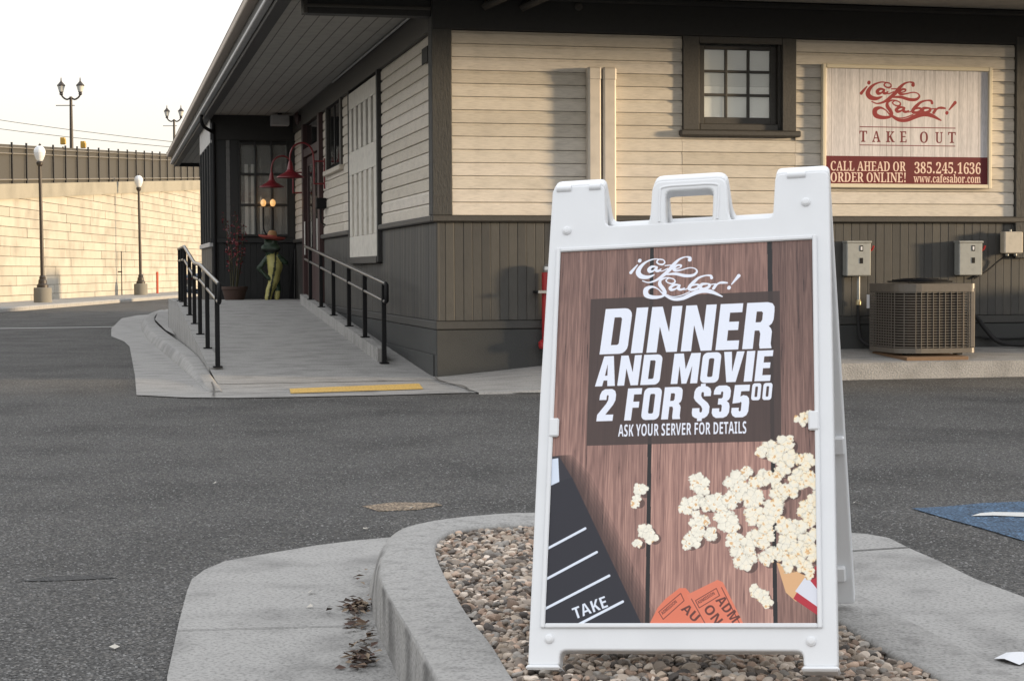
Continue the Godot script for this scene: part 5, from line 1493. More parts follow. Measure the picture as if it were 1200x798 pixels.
func build_railings():
	mat("rail_top", Color(0.012, 0.012, 0.013), 0.30)
	M.rail_top.metallic_specular = 0.8
	var s := -0.295
	var y := func(t: float) -> float: return 0.80 + 0.066 * t
	var top := [L(s, y.call(1.15), 1.15), L(s, y.call(8.3), 8.3)]
	var low := [L(s, y.call(1.15) - 0.18, 1.15), L(s, y.call(8.3) - 0.18, 8.3)]
	var posts := []
	for t in [1.28, 2.6, 3.85, 5.25, 6.5, 7.7]: posts.append([t, (ramp_h(t) + 0.128) if t > 1.5 else 0.085, y.call(t) - 0.012, s])
	rail("handrail", "black handrail with two sloping bars along the cafe wall side of the ramp", top, low, posts, [[L(s, y.call(1.15), 1.15), L(s, y.call(1.15) - 0.01, 1.09), L(s, y.call(1.15) - 0.17, 1.09), L(s, y.call(1.15) - 0.18, 1.15)]])
	s = -1.945
	var tp := [[0.75, 0.885], [4.1, 1.08], [5.4, 1.105], [8.2, 1.345], [10.2, 1.335]]
	top = []
	low = []
	for q in tp:
		top.append(L(s, q[1], q[0])); low.append(L(s, q[1] - 0.175, q[0]))
	var at := func(t: float) -> float:
		for k in tp.size() - 1:
			if t <= tp[k + 1][0]: return lerpf(tp[k][1], tp[k + 1][1], (t - tp[k][0]) / (tp[k + 1][0] - tp[k][0]))
		return tp[-1][1]
	posts = []
	for t in [1.05, 2.75, 4.25, 5.55, 6.75, 8.1, 9.0, 9.9]: posts.append([t, ramp_h(t) + 0.019, at.call(t) - 0.012, s])
	rail("handrail", "black handrail with stepped bars on the outer concrete edge of the ramp", top, low, posts, [[L(s, 0.885, 0.75), L(s, 0.875, 0.69), L(s, 0.72, 0.69), L(s, 0.71, 0.75)]])

func gooseneck(t: float, label: String):
	var g := thing("barn_lamp", label, "lamp", BT, "red barn lamps")
	var s0 := -0.49
	add(g, "wall_bracket", tubem([L(-0.02, 2.14, t), L(-0.02, 2.56, t)], 0.012, 8), M.lamp_red)
	add(g, "bracket_bar", tubem([L(-0.01, 2.52, t), L(-0.165, 2.52, t)], 0.011, 8), M.lamp_red)
	add(g, "bracket_bar", tubem([L(-0.01, 2.21, t), L(-0.165, 2.21, t)], 0.011, 8), M.lamp_red)
	add(g, "goose_arm", tubem(catmull([L(-0.165, 2.20, t), L(-0.165, 2.52, t), L(-0.19, 2.68, t), L(-0.27, 2.76, t), L(-0.36, 2.765, t), L(-0.45, 2.71, t), L(s0, 2.60, t), L(s0, 2.50, t)], 6), 0.013, 8), M.lamp_red)
	add(g, "shade", lathem([[0.19, 0.0], [0.188, 0.012], [0.13, 0.045], [0.075, 0.075], [0.045, 0.11], [0.035, 0.16], [0.028, 0.20], [0.018, 0.23], [0.0, 0.235]], 24), M.lamp_red, Transform3D(Basis(), L(s0, 2.29, t)))

func build_porch_things():
	gooseneck(8.3, "red gooseneck barn lamp bracketed beside the side window sill")
	gooseneck(11.1, "red gooseneck barn lamp bracketed beyond the entrance door, deeper in the porch")
	# two-bulb lamp
	var l := thing("lamp_stand", "black two-armed lamp stand with two small lit bulbs behind the statue", "lamp", BT * Transform3D(Basis(), L(-0.455, 0.56, 12.15)))
	add(l, "base", lathem([[0.0, 0.0], [0.14, 0.0], [0.14, 0.02], [0.04, 0.05], [0.0, 0.05]], 16), M.black_metal)
	add(l, "pole", tubem([Vector3(0, 0.03, 0), Vector3(0, 1.05, 0)], 0.018, 8), M.black_metal)
	for k in [-1.0, 1.0]:
		add(l, "arm", tubem(catmull([Vector3(0, 1.02, 0), Vector3(k * 0.05, 1.06, 0), Vector3(k * 0.075, 1.14, 0), Vector3(k * 0.075, 1.47, 0)], 5), 0.012, 8), M.black_metal)
		add(l, "bulb", lathem([[0.0, 0.0], [0.03, 0.01], [0.045, 0.05], [0.04, 0.09], [0.015, 0.115], [0.0, 0.12]], 12), M.bulb, Transform3D(Basis(), Vector3(k * 0.075, 1.475, 0)))
		var o := OmniLight3D.new()
		o.name = "bulb_light"; o.position = Vector3(k * 0.075, 1.535, 0.0); o.light_energy = 0.002; o.light_size = 0.04; o.omni_range = 8.0; o.omni_attenuation = 2.0
		o.light_color = Color(1.0, 0.72, 0.38); o.shadow_enabled = true
		l.add_child(o, true)
	build_frog()
	# planter
	var p := thing("planter", "clay planter of dark red leafy stems in the porch corner", "planter", BT * Transform3D(Basis(), L(-1.03, 0.56, 11.7)))
	add(p, "pot", lathem([[0.0, 0.0], [0.15, 0.0], [0.19, 0.15], [0.205, 0.17], [0.205, 0.21], [0.185, 0.21], [0.17, 0.17], [0.0, 0.16]], 20), M.clay)
	for k in 9:
		var a := rng.randf() * TAU
		var q := rng.randf_range(0.02, 0.10)
		var e := Vector3(cos(a) * (q + 0.14), rng.randf_range(0.7, 1.35), sin(a) * (q + 0.10))
		if k < 3: e = Vector3(0.02 + 0.03 * k, 1.40 - 0.1 * k, 0.0)
		var b0 := Vector3(cos(a) * q, 0.16, sin(a) * q)
		add(p, "stem", tubem([b0, b0.lerp(e, 0.5) + Vector3(0.02, 0.05, 0), e], [0.010, 0.007, 0.004], 6), M.stem)
		var mb := MB.new()
		for j in 26:
			var at := b0.lerp(e, rng.randf_range(0.45, 1.0)) + Vector3(rng.randfn() * 0.025, rng.randfn() * 0.03, rng.randfn() * 0.025)
			var d := Vector3(rng.randfn(), rng.randfn() - 0.4, rng.randfn()).normalized() * rng.randf_range(0.03, 0.06)
			var sd := d.cross(Vector3(rng.randfn(), rng.randfn(), rng.randfn())).normalized() * 0.016
			mb.quad(at, at + d * 0.5 + sd, at + d, at + d * 0.5 - sd)
		var o := add(p, "red_leaves", mb.mesh(), M.red_leaf)
		o.set_meta("kind", "stuff")
	# folded board against the wall
	var e := thing("folded_easel", "dark folded easel leaning in the corner beside the entrance", "easel", BT * Transform3D(Basis(Vector3.RIGHT, -0.12), L(-0.07, 0.56, 12.15)))
	var em := MB.new()
	em.extrude(PackedVector2Array([Vector2(-0.07, 0.0), Vector2(0.05, 0.0), Vector2(0.055, 0.86), Vector2(0.025, 0.86)]), -0.03, 0.0, 0.004)
	add(e, "board", em.mesh(), M.black_metal)
	add(e, "leg", tubem([Vector3(0.02, 0.0, 0.06), Vector3(0.045, 0.80, 0.012)], 0.012, 6), M.dark_trim)
	# speaker under the soffit, alarm bell, wall lantern
	var sp := thing("wall_speaker", "light grey speaker box hung under the porch soffit", "speaker", BT * Transform3D(Basis(), L(-0.275, 3.385, 11.95)))
	add(sp, "case", boxm(Vector3(0.29, 0.17, 0.20), Vector3.ZERO, 0.012), M.fascia_grey)
	add(sp, "bracket", boxm(Vector3(0.06, 0.032, 0.08), Vector3(0, 0.1, 0), 0.0), M.black_metal)
	var bell := thing("alarm_bell", "small dark red alarm bell high on the side wall", "bell", BT * Transform3D(Basis(Vector3.FORWARD, PI / 2), L(-0.031, 3.36, 11.2)))
	add(bell, "gong", lathem([[0.0, 0.0], [0.05, 0.0], [0.05, 0.03], [0.10, 0.035], [0.10, 0.05], [0.06, 0.08], [0.0, 0.09]], 16), M.door_red, Transform3D(Basis(Vector3.RIGHT, PI), Vector3.ZERO))
	var lt := thing("wall_lantern", "small black box lantern on the siding beside the entrance", "lamp", BT * Transform3D(Basis(), L(-0.07, 1.94, 8.33)))
	add(lt, "hood", boxm(Vector3(0.14, 0.15, 0.16), Vector3.ZERO, 0.012), M.black_metal)
	add(lt, "arm", tubem([Vector3(0.0, -0.07, 0), Vector3(0.0, -0.26, 0.0), Vector3(0.062, -0.30, 0)], 0.012, 6), M.black_metal)

func build_frog():                                                        # a painted frog statue, meshed from tapered capsules
	var caps := [                                                          # from, to, radius, radius, paint
		[Vector3(0.0, 0.70, 0), Vector3(0.0, 0.62, 0.01), 0.085, 0.075, 0], [Vector3(-0.075, 0.655, 0.05), Vector3(0.075, 0.655, 0.05), 0.05, 0.05, 0],
		[Vector3(0.02, 0.57, 0), Vector3(0.05, 0.42, 0.0), 0.075, 0.095, 1], [Vector3(0.05, 0.42, 0), Vector3(0.03, 0.26, 0.0), 0.090, 0.070, 1],
		[Vector3(0.04, 0.27, 0.01), Vector3(-0.02, 0.12, 0.03), 0.062, 0.048, 1], [Vector3(-0.02, 0.12, 0.03), Vector3(-0.04, 0.02, 0.05), 0.045, 0.045, 1],
		[Vector3(0.05, 0.27, -0.03), Vector3(0.08, 0.12, -0.03), 0.055, 0.042, 0], [Vector3(0.08, 0.12, -0.03), Vector3(0.07, 0.02, 0.0), 0.038, 0.035, 1],
		[Vector3(-0.05, 0.53, 0), Vector3(-0.155, 0.40, 0.02), 0.036, 0.030, 0], [Vector3(-0.155, 0.40, 0.02), Vector3(-0.03, 0.27, 0.06), 0.028, 0.024, 0],
		[Vector3(0.09, 0.54, 0), Vector3(0.19, 0.47, 0.03), 0.036, 0.030, 0], [Vector3(0.19, 0.47, 0.03), Vector3(0.11, 0.56, 0.06), 0.028, 0.024, 0],
		[Vector3(-0.055, 0.745, 0.05), Vector3(-0.055, 0.75, 0.05), 0.032, 0.032, 0], [Vector3(0.055, 0.745, 0.05), Vector3(0.055, 0.75, 0.05), 0.032, 0.032, 0]]
	var cell := 0.0175
	var lo := Vector3(-0.24, -0.04, -0.16)
	var nx := 28
	var ny := 50
	var nz := 19
	var field := PackedFloat32Array()
	field.resize(nx * ny * nz)
	for k in nz:
		for j in ny:
			for i in nx:
				var p := lo + Vector3(i, j, k) * cell
				var d := 9.0
				for c in caps:
					var ab: Vector3 = c[1] - c[0]
					var t := clampf((p - c[0]).dot(ab) / maxf(1e-6, ab.length_squared()), 0.0, 1.0)
					var q: float = (p - c[0] - ab * t).length() - lerpf(c[2], c[3], t)
					var h := clampf(0.5 + 0.5 * (d - q) / 0.02, 0.0, 1.0)
					d = lerpf(d, q, h) - 0.02 * h * (1.0 - h)
				field[(k * ny + j) * nx + i] = d
	var pts := {}
	for k in nz - 1:
		for j in ny - 1:
			for i in nx - 1:
				var sum := Vector3.ZERO
				var cnt := 0
				for e in [[0, 0, 0, 1, 0, 0], [0, 1, 0, 1, 1, 0], [0, 0, 1, 1, 0, 1], [0, 1, 1, 1, 1, 1], [0, 0, 0, 0, 1, 0], [1, 0, 0, 1, 1, 0], [0, 0, 1, 0, 1, 1], [1, 0, 1, 1, 1, 1], [0, 0, 0, 0, 0, 1], [1, 0, 0, 1, 0, 1], [0, 1, 0, 0, 1, 1], [1, 1, 0, 1, 1, 1]]:
					var a := field[((k + e[2]) * ny + j + e[1]) * nx + i + e[0]]
					var b := field[((k + e[5]) * ny + j + e[4]) * nx + i + e[3]]
					if (a < 0) != (b < 0):
						sum += Vector3(i + e[0], j + e[1], k + e[2]).lerp(Vector3(i + e[3], j + e[4], k + e[5]), a / (a - b))
						cnt += 1
				if cnt: pts[(k * ny + j) * nx + i] = lo + sum / cnt * cell
	var mb := MB.new()
	var nrm := func(p: Vector3) -> Vector3:
		var g := (p - lo) / cell
		var i := clampi(int(round(g.x)), 1, nx - 2)
		var j := clampi(int(round(g.y)), 1, ny - 2)
		var k := clampi(int(round(g.z)), 1, nz - 2)
		return Vector3(field[(k * ny + j) * nx + i + 1] - field[(k * ny + j) * nx + i - 1], field[(k * ny + j + 1) * nx + i] - field[(k * ny + j - 1) * nx + i], field[((k + 1) * ny + j) * nx + i] - field[((k - 1) * ny + j) * nx + i]).normalized()
	var paint := func(p: Vector3) -> Color:
		var best := 9.0
		var who := 0
		for c in caps:
			var ab: Vector3 = c[1] - c[0]
			var t := clampf((p - c[0]).dot(ab) / maxf(1e-6, ab.length_squared()), 0.0, 1.0)
			var q: float = (p - c[0] - ab * t).length() - lerpf(c[2], c[3], t)
			if q < best:
				best = q; who = c[4]
		var mid := lerpf(-0.03, 0.055, clampf(p.y / 0.42, 0, 1)) if p.y < 0.42 else lerpf(0.055, 0.06, (p.y - 0.42) / 0.15)
		if who == 1 and p.z > 0.0:
			if absf(p.x - mid) < 0.014: return Color(0.02, 0.03, 0.012)
			return Color(0.50, 0.46, 0.16)
		if p.y > 0.60 and p.y < 0.645 and p.z > 0.05: return Color(0.008, 0.012, 0.008)
		return Color(0.022, 0.048, 0.026)
	for k in range(1, nz - 1):
		for j in range(1, ny - 1):
			for i in range(1, nx - 1):
				var a := field[(k * ny + j) * nx + i]
				for ax in 3:
					var b: float = [field[(k * ny + j) * nx + i + 1], field[(k * ny + j + 1) * nx + i], field[((k + 1) * ny + j) * nx + i]][ax]
					if (a < 0) == (b < 0): continue
					var offs: Array = [[[0, 0, 0], [0, -1, 0], [0, -1, -1], [0, 0, -1]], [[0, 0, 0], [-1, 0, 0], [-1, 0, -1], [0, 0, -1]], [[0, 0, 0], [-1, 0, 0], [-1, -1, 0], [0, -1, 0]]][ax]
					var q := []
					for o in offs: q.append(pts[((k + o[2]) * ny + j + o[1]) * nx + i + o[0]])
					for t in [[0, 1, 2], [0, 2, 3]]:
						mb.tint = paint.call((q[t[0]] + q[t[1]] + q[t[2]]) / 3.0)
						mb.smooth(q[t[0]], nrm.call(q[t[0]]), q[t[1]], nrm.call(q[t[1]]), q[t[2]], nrm.call(q[t[2]]))
	var f := thing("frog_statue", "green frog statue with a pale yellow belly and red sombrero on the landing", "statue", BT * Transform3D(Basis(Vector3.UP, -0.15), L(-0.47, 0.565, 11.55)))
	f.scale = Vector3.ONE * 1.22
	add(f, "body", mb.mesh(), M.statue)
	var hat := add(f, "sombrero", lathem([[0.0, 0.0], [0.10, 0.0], [0.165, 0.022], [0.175, 0.045], [0.16, 0.042], [0.08, 0.022], [0.06, 0.05], [0.05, 0.10], [0.0, 0.105]], 24), M.hat_red, Transform3D(Basis(Vector3.FORWARD, 0.12), Vector3(0.01, 0.765, 0.02)))
	add(hat, "hat_crown", lathem([[0.062, 0.03], [0.055, 0.09], [0.04, 0.115], [0.0, 0.12]], 16), M.hat_tan)

# ------------------------------------------------------------------ the street behind
func ramp_top(z: float) -> float:                                         # underside of the cap along the retaining wall, z positive away
	return 3.2 + 0.0547 * (z - 52.5)

func build_street():
	var X := -15.3
	# earth behind the wall and the raised road on it
	var mb := MB.new()
	var zs := [30.0, 45.0, 60.0, 80.0, 100.0, 130.0]
	for k in zs.size() - 1:
		var a: float = zs[k]
		var b: float = zs[k + 1]
		var ha := ramp_top(a) + 0.3
		var hb := ramp_top(b) + 0.3
		mb.outq(Vector3(X - 0.26, ha, -a), Vector3(X - 14, ha, -a), Vector3(X - 14, hb, -b), Vector3(X - 0.26, hb, -b), Vector3(X - 5, -9, -a))
		mb.outq(Vector3(X - 0.26, -0.1, -a), Vector3(X - 0.26, ha, -a), Vector3(X - 0.26, hb, -b), Vector3(X - 0.26, -0.1, -b), Vector3(X - 5, 1, -a))
		mb.outq(Vector3(X - 14, -0.1, -a), Vector3(X - 14, ha, -a), Vector3(X - 14, hb, -b), Vector3(X - 14, -0.1, -b), Vector3(X + 5, 1, -a))
	mb.outq(Vector3(X - 0.26, -0.1, -30), Vector3(X - 14, -0.1, -30), Vector3(X - 14, ramp_top(30) + 0.3, -30), Vector3(X - 0.26, ramp_top(30) + 0.3, -30), Vector3(X - 5, 0, -60))
	struct("raised_road", mb.mesh(), M.asphalt)
	# retaining wall of split blocks
	var w := thing("retaining_wall", "long sunlit retaining wall of pale concrete blocks under the raised road", "wall", Transform3D(Basis(), Vector3(X, 0, -60)))
	var hgt := 0.30
	var length := 1.7
	var variants := []
	for k in 4: variants.append(boxm(Vector3(0.24, hgt - 0.012, length - 0.012), Vector3(-0.12, hgt / 2, 0), 0.008))
	var mats := [M.block, M.block_pale, M.block_dull, M.block]
	var rest := MB.new()
	var row := 0
	while row * hgt < 8.6:
		var z: float = 31.0 + (row % 2) * length * 0.5 + [0.0, 0.3, 0.1, 0.5][row % 4]
		while z < 128.0:
			var y := row * hgt
			if y < ramp_top(z) + 0.12:
				var px := 600.0 - 15.3 * 2050.0 / z
				var jut := rng.randf_range(-0.012, 0.008)
				if px > -60 and px < 262:
					add(w, "block", variants[rng.randi() % 4], mats[rng.randi() % 4], Transform3D(Basis(), Vector3(jut, y, 60.0 - z)))
				else:
					rest.box(Vector3(-0.12 + jut, y + hgt / 2, 60.0 - z), Vector3(0.24, hgt - 0.012, length - 0.012), 0.014)
			z += length
		row += 1
	add(w, "block_courses", rest.mesh(), M.block).set_meta("kind", "stuff")
	var cap := MB.new()
	for k in zs.size() - 1:
		var a: float = zs[k]
		var b: float = zs[k + 1]
		for q in [[0.10, 0.0, 0.10, 0.46, 0.0], [0.10, 0.46, -0.5, 0.46, 1.0], [0.10, 0.0, -0.02, 0.0, -1.0]]:
			var c := Vector3(-0.2, ramp_top(a) + 0.23, 60 - a)
			cap.outq(Vector3(q[0], ramp_top(a) + q[1], 60 - a), Vector3(q[2], ramp_top(a) + q[3], 60 - a), Vector3(q[2], ramp_top(b) + q[3], 60 - b), Vector3(q[0], ramp_top(b) + q[1], 60 - b), c)
	add(w, "cap_beam", cap.mesh(), M.cap)
	# fence on the cap
	var f := thing("bridge_fence", "dark mesh fence with thin posts on top of the retaining wall", "fence", Transform3D(Basis(), Vector3(X - 0.1, 0, -60)))
	var z := 36.0
	var step := 1.62
	while z < 120.0:
		var y := ramp_top(z) + 0.46
		add(f, "post", bmesh(Vector3(0.055, 1.34, 0.055), 0.004), M.fence_post, Transform3D(Basis(), Vector3(0.07, y + 0.60, 60 - z)))
		var pm := MB.new()
		var slope := 0.0547 * step
		pm.outq(Vector3(0, 0.0, 0), Vector3(0, slope, -step), Vector3(0, slope + 1.2, -step), Vector3(0, 1.2, 0), Vector3(-5, 0.6, 0))
		if not cache.has("panel"): cache["panel"] = pm.mesh()
		add(f, "mesh_panel", cache["panel"], M.mesh_panel, Transform3D(Basis(), Vector3(0.0, y, 60 - z)))
		z += step
	for q in [[1.10, 0.022], [0.92, 0.022], [0.12, 0.03]]:
		add(f, "rail", tubem([Vector3(0.055, ramp_top(36) + 0.46 + q[0], 24), Vector3(0.055, ramp_top(120) + 0.46 + q[0], -60)], q[1], 6), M.fence_rail)
	# pavement at the foot of the wall
	struct("wall_walk", boxm(Vector3(2.4, 0.14, 110), Vector3(-14.05, 0.05, -80), 0.03), M.apron_concrete)
	# acorn street lamps
	for q in [[-13.85, -51.6, "black acorn street lamp on a concrete footing, taller against the wall"], [-14.35, -67.6, "black acorn street lamp on a concrete footing beside the orange marker post"]]:
		var l := thing("street_lamp", q[2], "street lamp", Transform3D(Basis(), Vector3(q[0], 0.12, q[1])), "acorn street lamps")
		add(l, "footing", lathem([[0.0, -0.1], [0.26, -0.1], [0.26, 0.42], [0.24, 0.44], [0.0, 0.44]], 20), M.footing)
		add(l, "base", lathem([[0.17, 0.44], [0.17, 0.52], [0.13, 0.56], [0.12, 0.66], [0.09, 0.70], [0.10, 0.74], [0.065, 0.80]], 14), M.lamp_pole)
		add(l, "pole", tubem([Vector3(0, 0.78, 0), Vector3(-0.03, 4.02, 0)], [0.062, 0.046], 12), M.lamp_pole)
		add(l, "collar", lathem([[0.05, 4.0], [0.09, 4.05], [0.10, 4.12], [0.07, 4.16]], 14), M.lamp_pole, Transform3D(Basis(), Vector3(-0.03, 0, 0)))
		add(l, "globe", lathem([[0.07, 4.15], [0.10, 4.19], [0.15, 4.31], [0.172, 4.41], [0.165, 4.48], [0.12, 4.56], [0.05, 4.605], [0.0, 4.61]], 18), M.globe, Transform3D(Basis(), Vector3(-0.03, 0, 0)))
		add(l, "finial", lathem([[0.03, 4.60], [0.035, 4.63], [0.012, 4.66], [0.0, 4.70]], 8), M.lamp_pole, Transform3D(Basis(), Vector3(-0.03, 0, 0)))
	# twin lanterns on the raised road
	for q in [[-17.55, -70.0, 8.75, 0.0, "twin lantern street lamp on the raised road near the traffic signals"], [-18.25, -95.0, 10.0, 0.5, "twin lantern street lamp on the raised road close to the cafe eave"]]:
		var y0: float = ramp_top(-q[1]) + 0.3
		var hgt2: float = q[2] - y0
		var l := thing("twin_lamp", q[4], "street lamp", Transform3D(Basis(), Vector3(q[0], y0, q[1])), "twin lantern lamps")
		add(l, "pole", tubem([Vector3(0, 0, 0), Vector3(0, hgt2 - 0.75, 0)], [0.09, 0.055], 10), M.lamp_pole)
		add(l, "banner_arm", tubem([Vector3(-0.6, hgt2 - 1.1, 0), Vector3(0.15, hgt2 - 1.1, 0)], 0.018, 6), M.lamp_pole)
		for k in [-1.0, 1.0]:
			add(l, "arm", tubem(catmull([Vector3(0, hgt2 - 0.78, 0), Vector3(k * 0.14, hgt2 - 0.86, 0), Vector3(k * 0.28, hgt2 - 0.80, 0), Vector3(k * 0.36, hgt2 - 0.70, 0), Vector3(k * 0.38, hgt2 - 0.62, 0)], 5), 0.035, 8), M.lamp_pole)
			add(l, "lantern_cup", lathem([[0.03, 0.0], [0.08, 0.04], [0.06, 0.10], [0.09, 0.14]], 10), M.lamp_pole, Transform3D(Basis(), Vector3(k * 0.38, hgt2 - 0.70, 0)))
			add(l, "lantern_glass", lathem([[0.085, 0.14], [0.15, 0.36], [0.14, 0.38]], 10), M.lantern_glass, Transform3D(Basis(), Vector3(k * 0.38, hgt2 - 0.70, 0)))
			add(l, "lantern_cap", lathem([[0.16, 0.37], [0.17, 0.40], [0.08, 0.50], [0.03, 0.56], [0.02, 0.66], [0.0, 0.74]], 10), M.lamp_pole, Transform3D(Basis(), Vector3(k * 0.38, hgt2 - 0.70, 0)))
	# traffic signals seen over the fence
	for q in [[-21.6, -84.5, 7.45, "yellow traffic signal head left of the twin lantern pole"], [-20.75, -85.0, 7.30, "yellow traffic signal head right of the twin lantern pole"]]:
		var s := thing("traffic_signal", q[3], "traffic signal", Transform3D(Basis(), Vector3(q[0], 0, q[1])), "traffic signals")
		add(s, "housing", boxm(Vector3(0.22, 0.34, 0.20), Vector3(0, q[2] - 0.12, 0), 0.02), M.signal_yellow)
		add(s, "hood", boxm(Vector3(0.10, 0.24, 0.12), Vector3(0.12, q[2] - 0.16, 0.1), 0.02), M.signal_yellow)
		add(s, "pole", tubem([Vector3(0, 4.6, 0), Vector3(0, q[2] - 0.4, 0)], 0.05, 8), M.lamp_pole)
	# markers and a thin pipe by the wall
	var mk := thing("marker_post", "thin orange marker post at the foot of the block wall", "post", Transform3D(Basis(), Vector3(-14.7, 0.12, -72.5)))
	add(mk, "shaft", tubem([Vector3(0, -0.02, 0), Vector3(0, 0.84, 0)], 0.05, 10), M.orange)
	add(mk, "top_cap", lathem([[0.05, 0.84], [0.055, 0.86], [0.03, 0.89], [0.0, 0.90]], 10), M.orange)
	var pi := thing("vent_pipe", "thin dark pipe standing against the block wall between the street lamps", "pipe", Transform3D(Basis(), Vector3(-15.15, 0.12, -67.9)))
	add(pi, "shaft", tubem([Vector3(0, -0.02, 0), Vector3(0, 1.7, 0)], 0.022, 6), M.lamp_pole)
	add(pi, "strap", boxm(Vector3(0.16, 0.05, 0.07), Vector3(-0.06, 0.9, 0), 0.0), M.lamp_pole)
	# overhead wires
	for q in [[15.0, 8.9], [13.9, 8.8]]:
		var p := []
		for k in 15:
			var t := k / 14.0
			p.append(Vector3(lerpf(-60, -10, t), lerpf(q[0] + 1.2, q[1], t) - 0.9 * sin(PI * t), -125.0))
		solo("overhead_wire", tubem(p, 0.020, 5), M.wire, "thin overhead wire sagging across the pale sky", "wire", Transform3D(), "overhead wires")
	for x in [-60.0, -10.0]:
		var up := thing("utility_pole", "tall wooden pole that carries the overhead wires", "pole", Transform3D(Basis(), Vector3(x, 0, -125.0)), "utility poles")
		add(up, "shaft", tubem([Vector3.ZERO, Vector3(0, 16.6 if x < -30 else 9.2, 0)], [0.16, 0.11], 8), M.lamp_pole)
		add(up, "crossarm", boxm(Vector3(0.12, 0.1, 1.6), Vector3(0, 15.7 if x < -30 else 8.8, 0), 0.01), M.lamp_pole)
	build_car()
	# unseen building added on the right, outside the frame, to shade the island
	var nb := thing("added_shade_building", "low tan building added out of view to shade the gravel island", "building", Transform3D(Basis(), Vector3(16, 0, -2.2)))
	add(nb, "wall", boxm(Vector3(8, 3.9, 22), Vector3(4, 1.95, 0), 0.0), M.shade_building_wall)
	add(nb, "roof", boxm(Vector3(9, 0.3, 22.4), Vector3(4, 4.06, 0), 0.02), M.shingle)
	for k in 4:
		var z2 := -8.0 + k * 5.2
		var wn := add(nb, "window", boxm(Vector3(0.06, 1.2, 1.6), Vector3(-0.03, 1.9, z2), 0.0), M.dark_glass)
		add(wn, "frame", boxm(Vector3(0.1, 0.1, 1.8), Vector3(-0.05, 1.25, z2), 0.01), M.trim)

func build_car():
	var c := thing("parked_car", "dark blue parked car half hidden behind the ramp railing", "car", Transform3D(Basis(), Vector3(-10.75, 0, -58.0)))
	var side := [Vector2(0.02, 0.35), Vector2(0.0, 0.62), Vector2(0.05, 0.90), Vector2(0.55, 0.97), Vector2(1.15, 1.38), Vector2(2.35, 1.42), Vector2(3.15, 1.0), Vector2(4.25, 0.86), Vector2(4.42, 0.60), Vector2(4.40, 0.33), Vector2(3.92, 0.24), Vector2(3.84, 0.52), Vector2(3.60, 0.66), Vector2(3.36, 0.52), Vector2(3.28, 0.22), Vector2(1.18, 0.22), Vector2(1.10, 0.52), Vector2(0.86, 0.66), Vector2(0.62, 0.52), Vector2(0.54, 0.26)]
	var r := []
	for k in side.size(): r.append(0.06 if k < 11 else 0.02)
	var mb := MB.new()
	mb.extrude(round_corners(side, r), -0.86, 0.86, 0.10)
	add(c, "body", mb.mesh(), M.car_paint)
	for z in [-0.865, 0.865]:
		var g := MB.new()
		g.extrude(PackedVector2Array([Vector2(0.85, 0.99), Vector2(1.22, 1.30), Vector2(1.72, 1.335), Vector2(1.72, 0.99)]), z - 0.006, z + 0.006, 0.003)
		g.extrude(PackedVector2Array([Vector2(1.80, 0.99), Vector2(1.80, 1.335), Vector2(2.30, 1.33), Vector2(2.85, 1.01)]), z - 0.006, z + 0.006, 0.003)
		add(c, "side_window", g.mesh(), M.dark_glass)
		for x in [0.86, 3.60]:
			var wh := add(c, "wheel", lathem([[0.0, -0.09], [0.19, -0.09], [0.31, -0.08], [0.325, -0.05], [0.325, 0.05], [0.31, 0.08], [0.19, 0.09], [0.0, 0.09]], 24), M.tyre, Transform3D(Basis(Vector3.RIGHT, PI / 2), Vector3(x, 0.325, z * 0.9)))
			add(wh, "rim", lathem([[0.0, -0.096], [0.18, -0.094], [0.18, 0.094], [0.0, 0.096]], 16), M.steel)
	for z in [-0.66, 0.66]:
		add(c, "tail_light", boxm(Vector3(0.10, 0.14, 0.36), Vector3(0.05, 0.80, z), 0.03), M.tail_red)
		add(c, "headlight", boxm(Vector3(0.10, 0.12, 0.34), Vector3(4.32, 0.70, z), 0.03), M.globe)
	add(c, "rear_bumper", boxm(Vector3(0.16, 0.20, 1.66), Vector3(0.03, 0.42, 0), 0.05), M.car_paint)
	add(c, "licence_plate", boxm(Vector3(0.02, 0.12, 0.32), Vector3(-0.055, 0.60, 0), 0.004), M.paper)

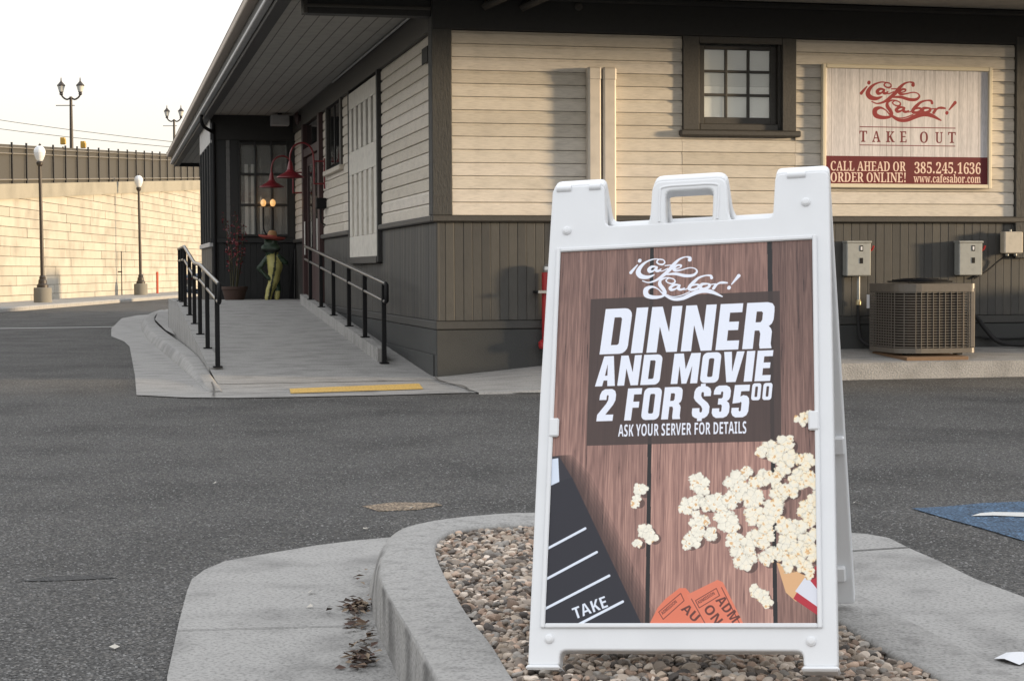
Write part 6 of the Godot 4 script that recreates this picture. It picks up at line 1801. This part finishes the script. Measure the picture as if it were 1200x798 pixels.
# ------------------------------------------------------------------
func _ready():
	rng.seed = 20240
	BT = Transform3D(Basis(Vector3.UP, deg_to_rad(YAW)), CORNER)
	# camera: about a metre above the asphalt, tilted a little down
	var cam := Camera3D.new()
	cam.name = "camera"
	var pitch := atan((399.0 - 317.0) / 2050.0)
	var roll := atan(0.0045)
	var fw := Vector3(0, -sin(pitch), -cos(pitch))
	var up := Vector3(0, cos(pitch), -sin(pitch))
	var rt := Vector3.RIGHT
	cam.transform = Transform3D(Basis(rt * cos(roll) - up * sin(roll), up * cos(roll) + rt * sin(roll), -fw), Vector3(0, 1.0, 0))
	cam.fov = rad_to_deg(2.0 * atan(399.0 / 2050.0))
	cam.near = 0.05; cam.far = 3000.0
	add_child(cam)
	# sky and sun: clear evening, the sun low on the right
	var sky := ProceduralSkyMaterial.new()
	sky.sky_top_color = Color(0.87, 0.89, 0.925).linear_to_srgb()
	sky.sky_horizon_color = Color(0.56, 0.50, 0.385).linear_to_srgb()
	sky.sky_curve = 0.13
	sky.ground_horizon_color = Color(0.20, 0.19, 0.18).linear_to_srgb()
	sky.ground_bottom_color = Color(0.12, 0.12, 0.12).linear_to_srgb()
	sky.sun_angle_max = 25.0; sky.sun_curve = 0.12
	var env := Environment.new()
	env.background_mode = Environment.BG_SKY
	env.sky = Sky.new()
	env.sky.sky_material = sky
	env.background_energy_multiplier = 0.50
	env.tonemap_mode = Environment.TONE_MAPPER_LINEAR
	env.tonemap_exposure = 3.4
	env.sdfgi_enabled = true; env.ssao_enabled = true; env.ssil_enabled = true
	var we := WorldEnvironment.new()
	we.name = "world"; we.environment = env
	add_child(we)
	var sun := DirectionalLight3D.new()
	sun.name = "sun"
	sun.basis = Basis.looking_at(-SUN_TO.normalized(), Vector3.UP)
	sun.light_color = Color(1.0, 0.76, 0.48).linear_to_srgb()
	sun.light_energy = 0.68; sun.light_angular_distance = 5.0; sun.shadow_enabled = true
	add_child(sun)
	materials()
	build_ground()
	build_cafe_pavement()
	build_cafe()
	build_street()
	build_railings()
	build_wall_things()
	build_porch_things()
	build_sign()
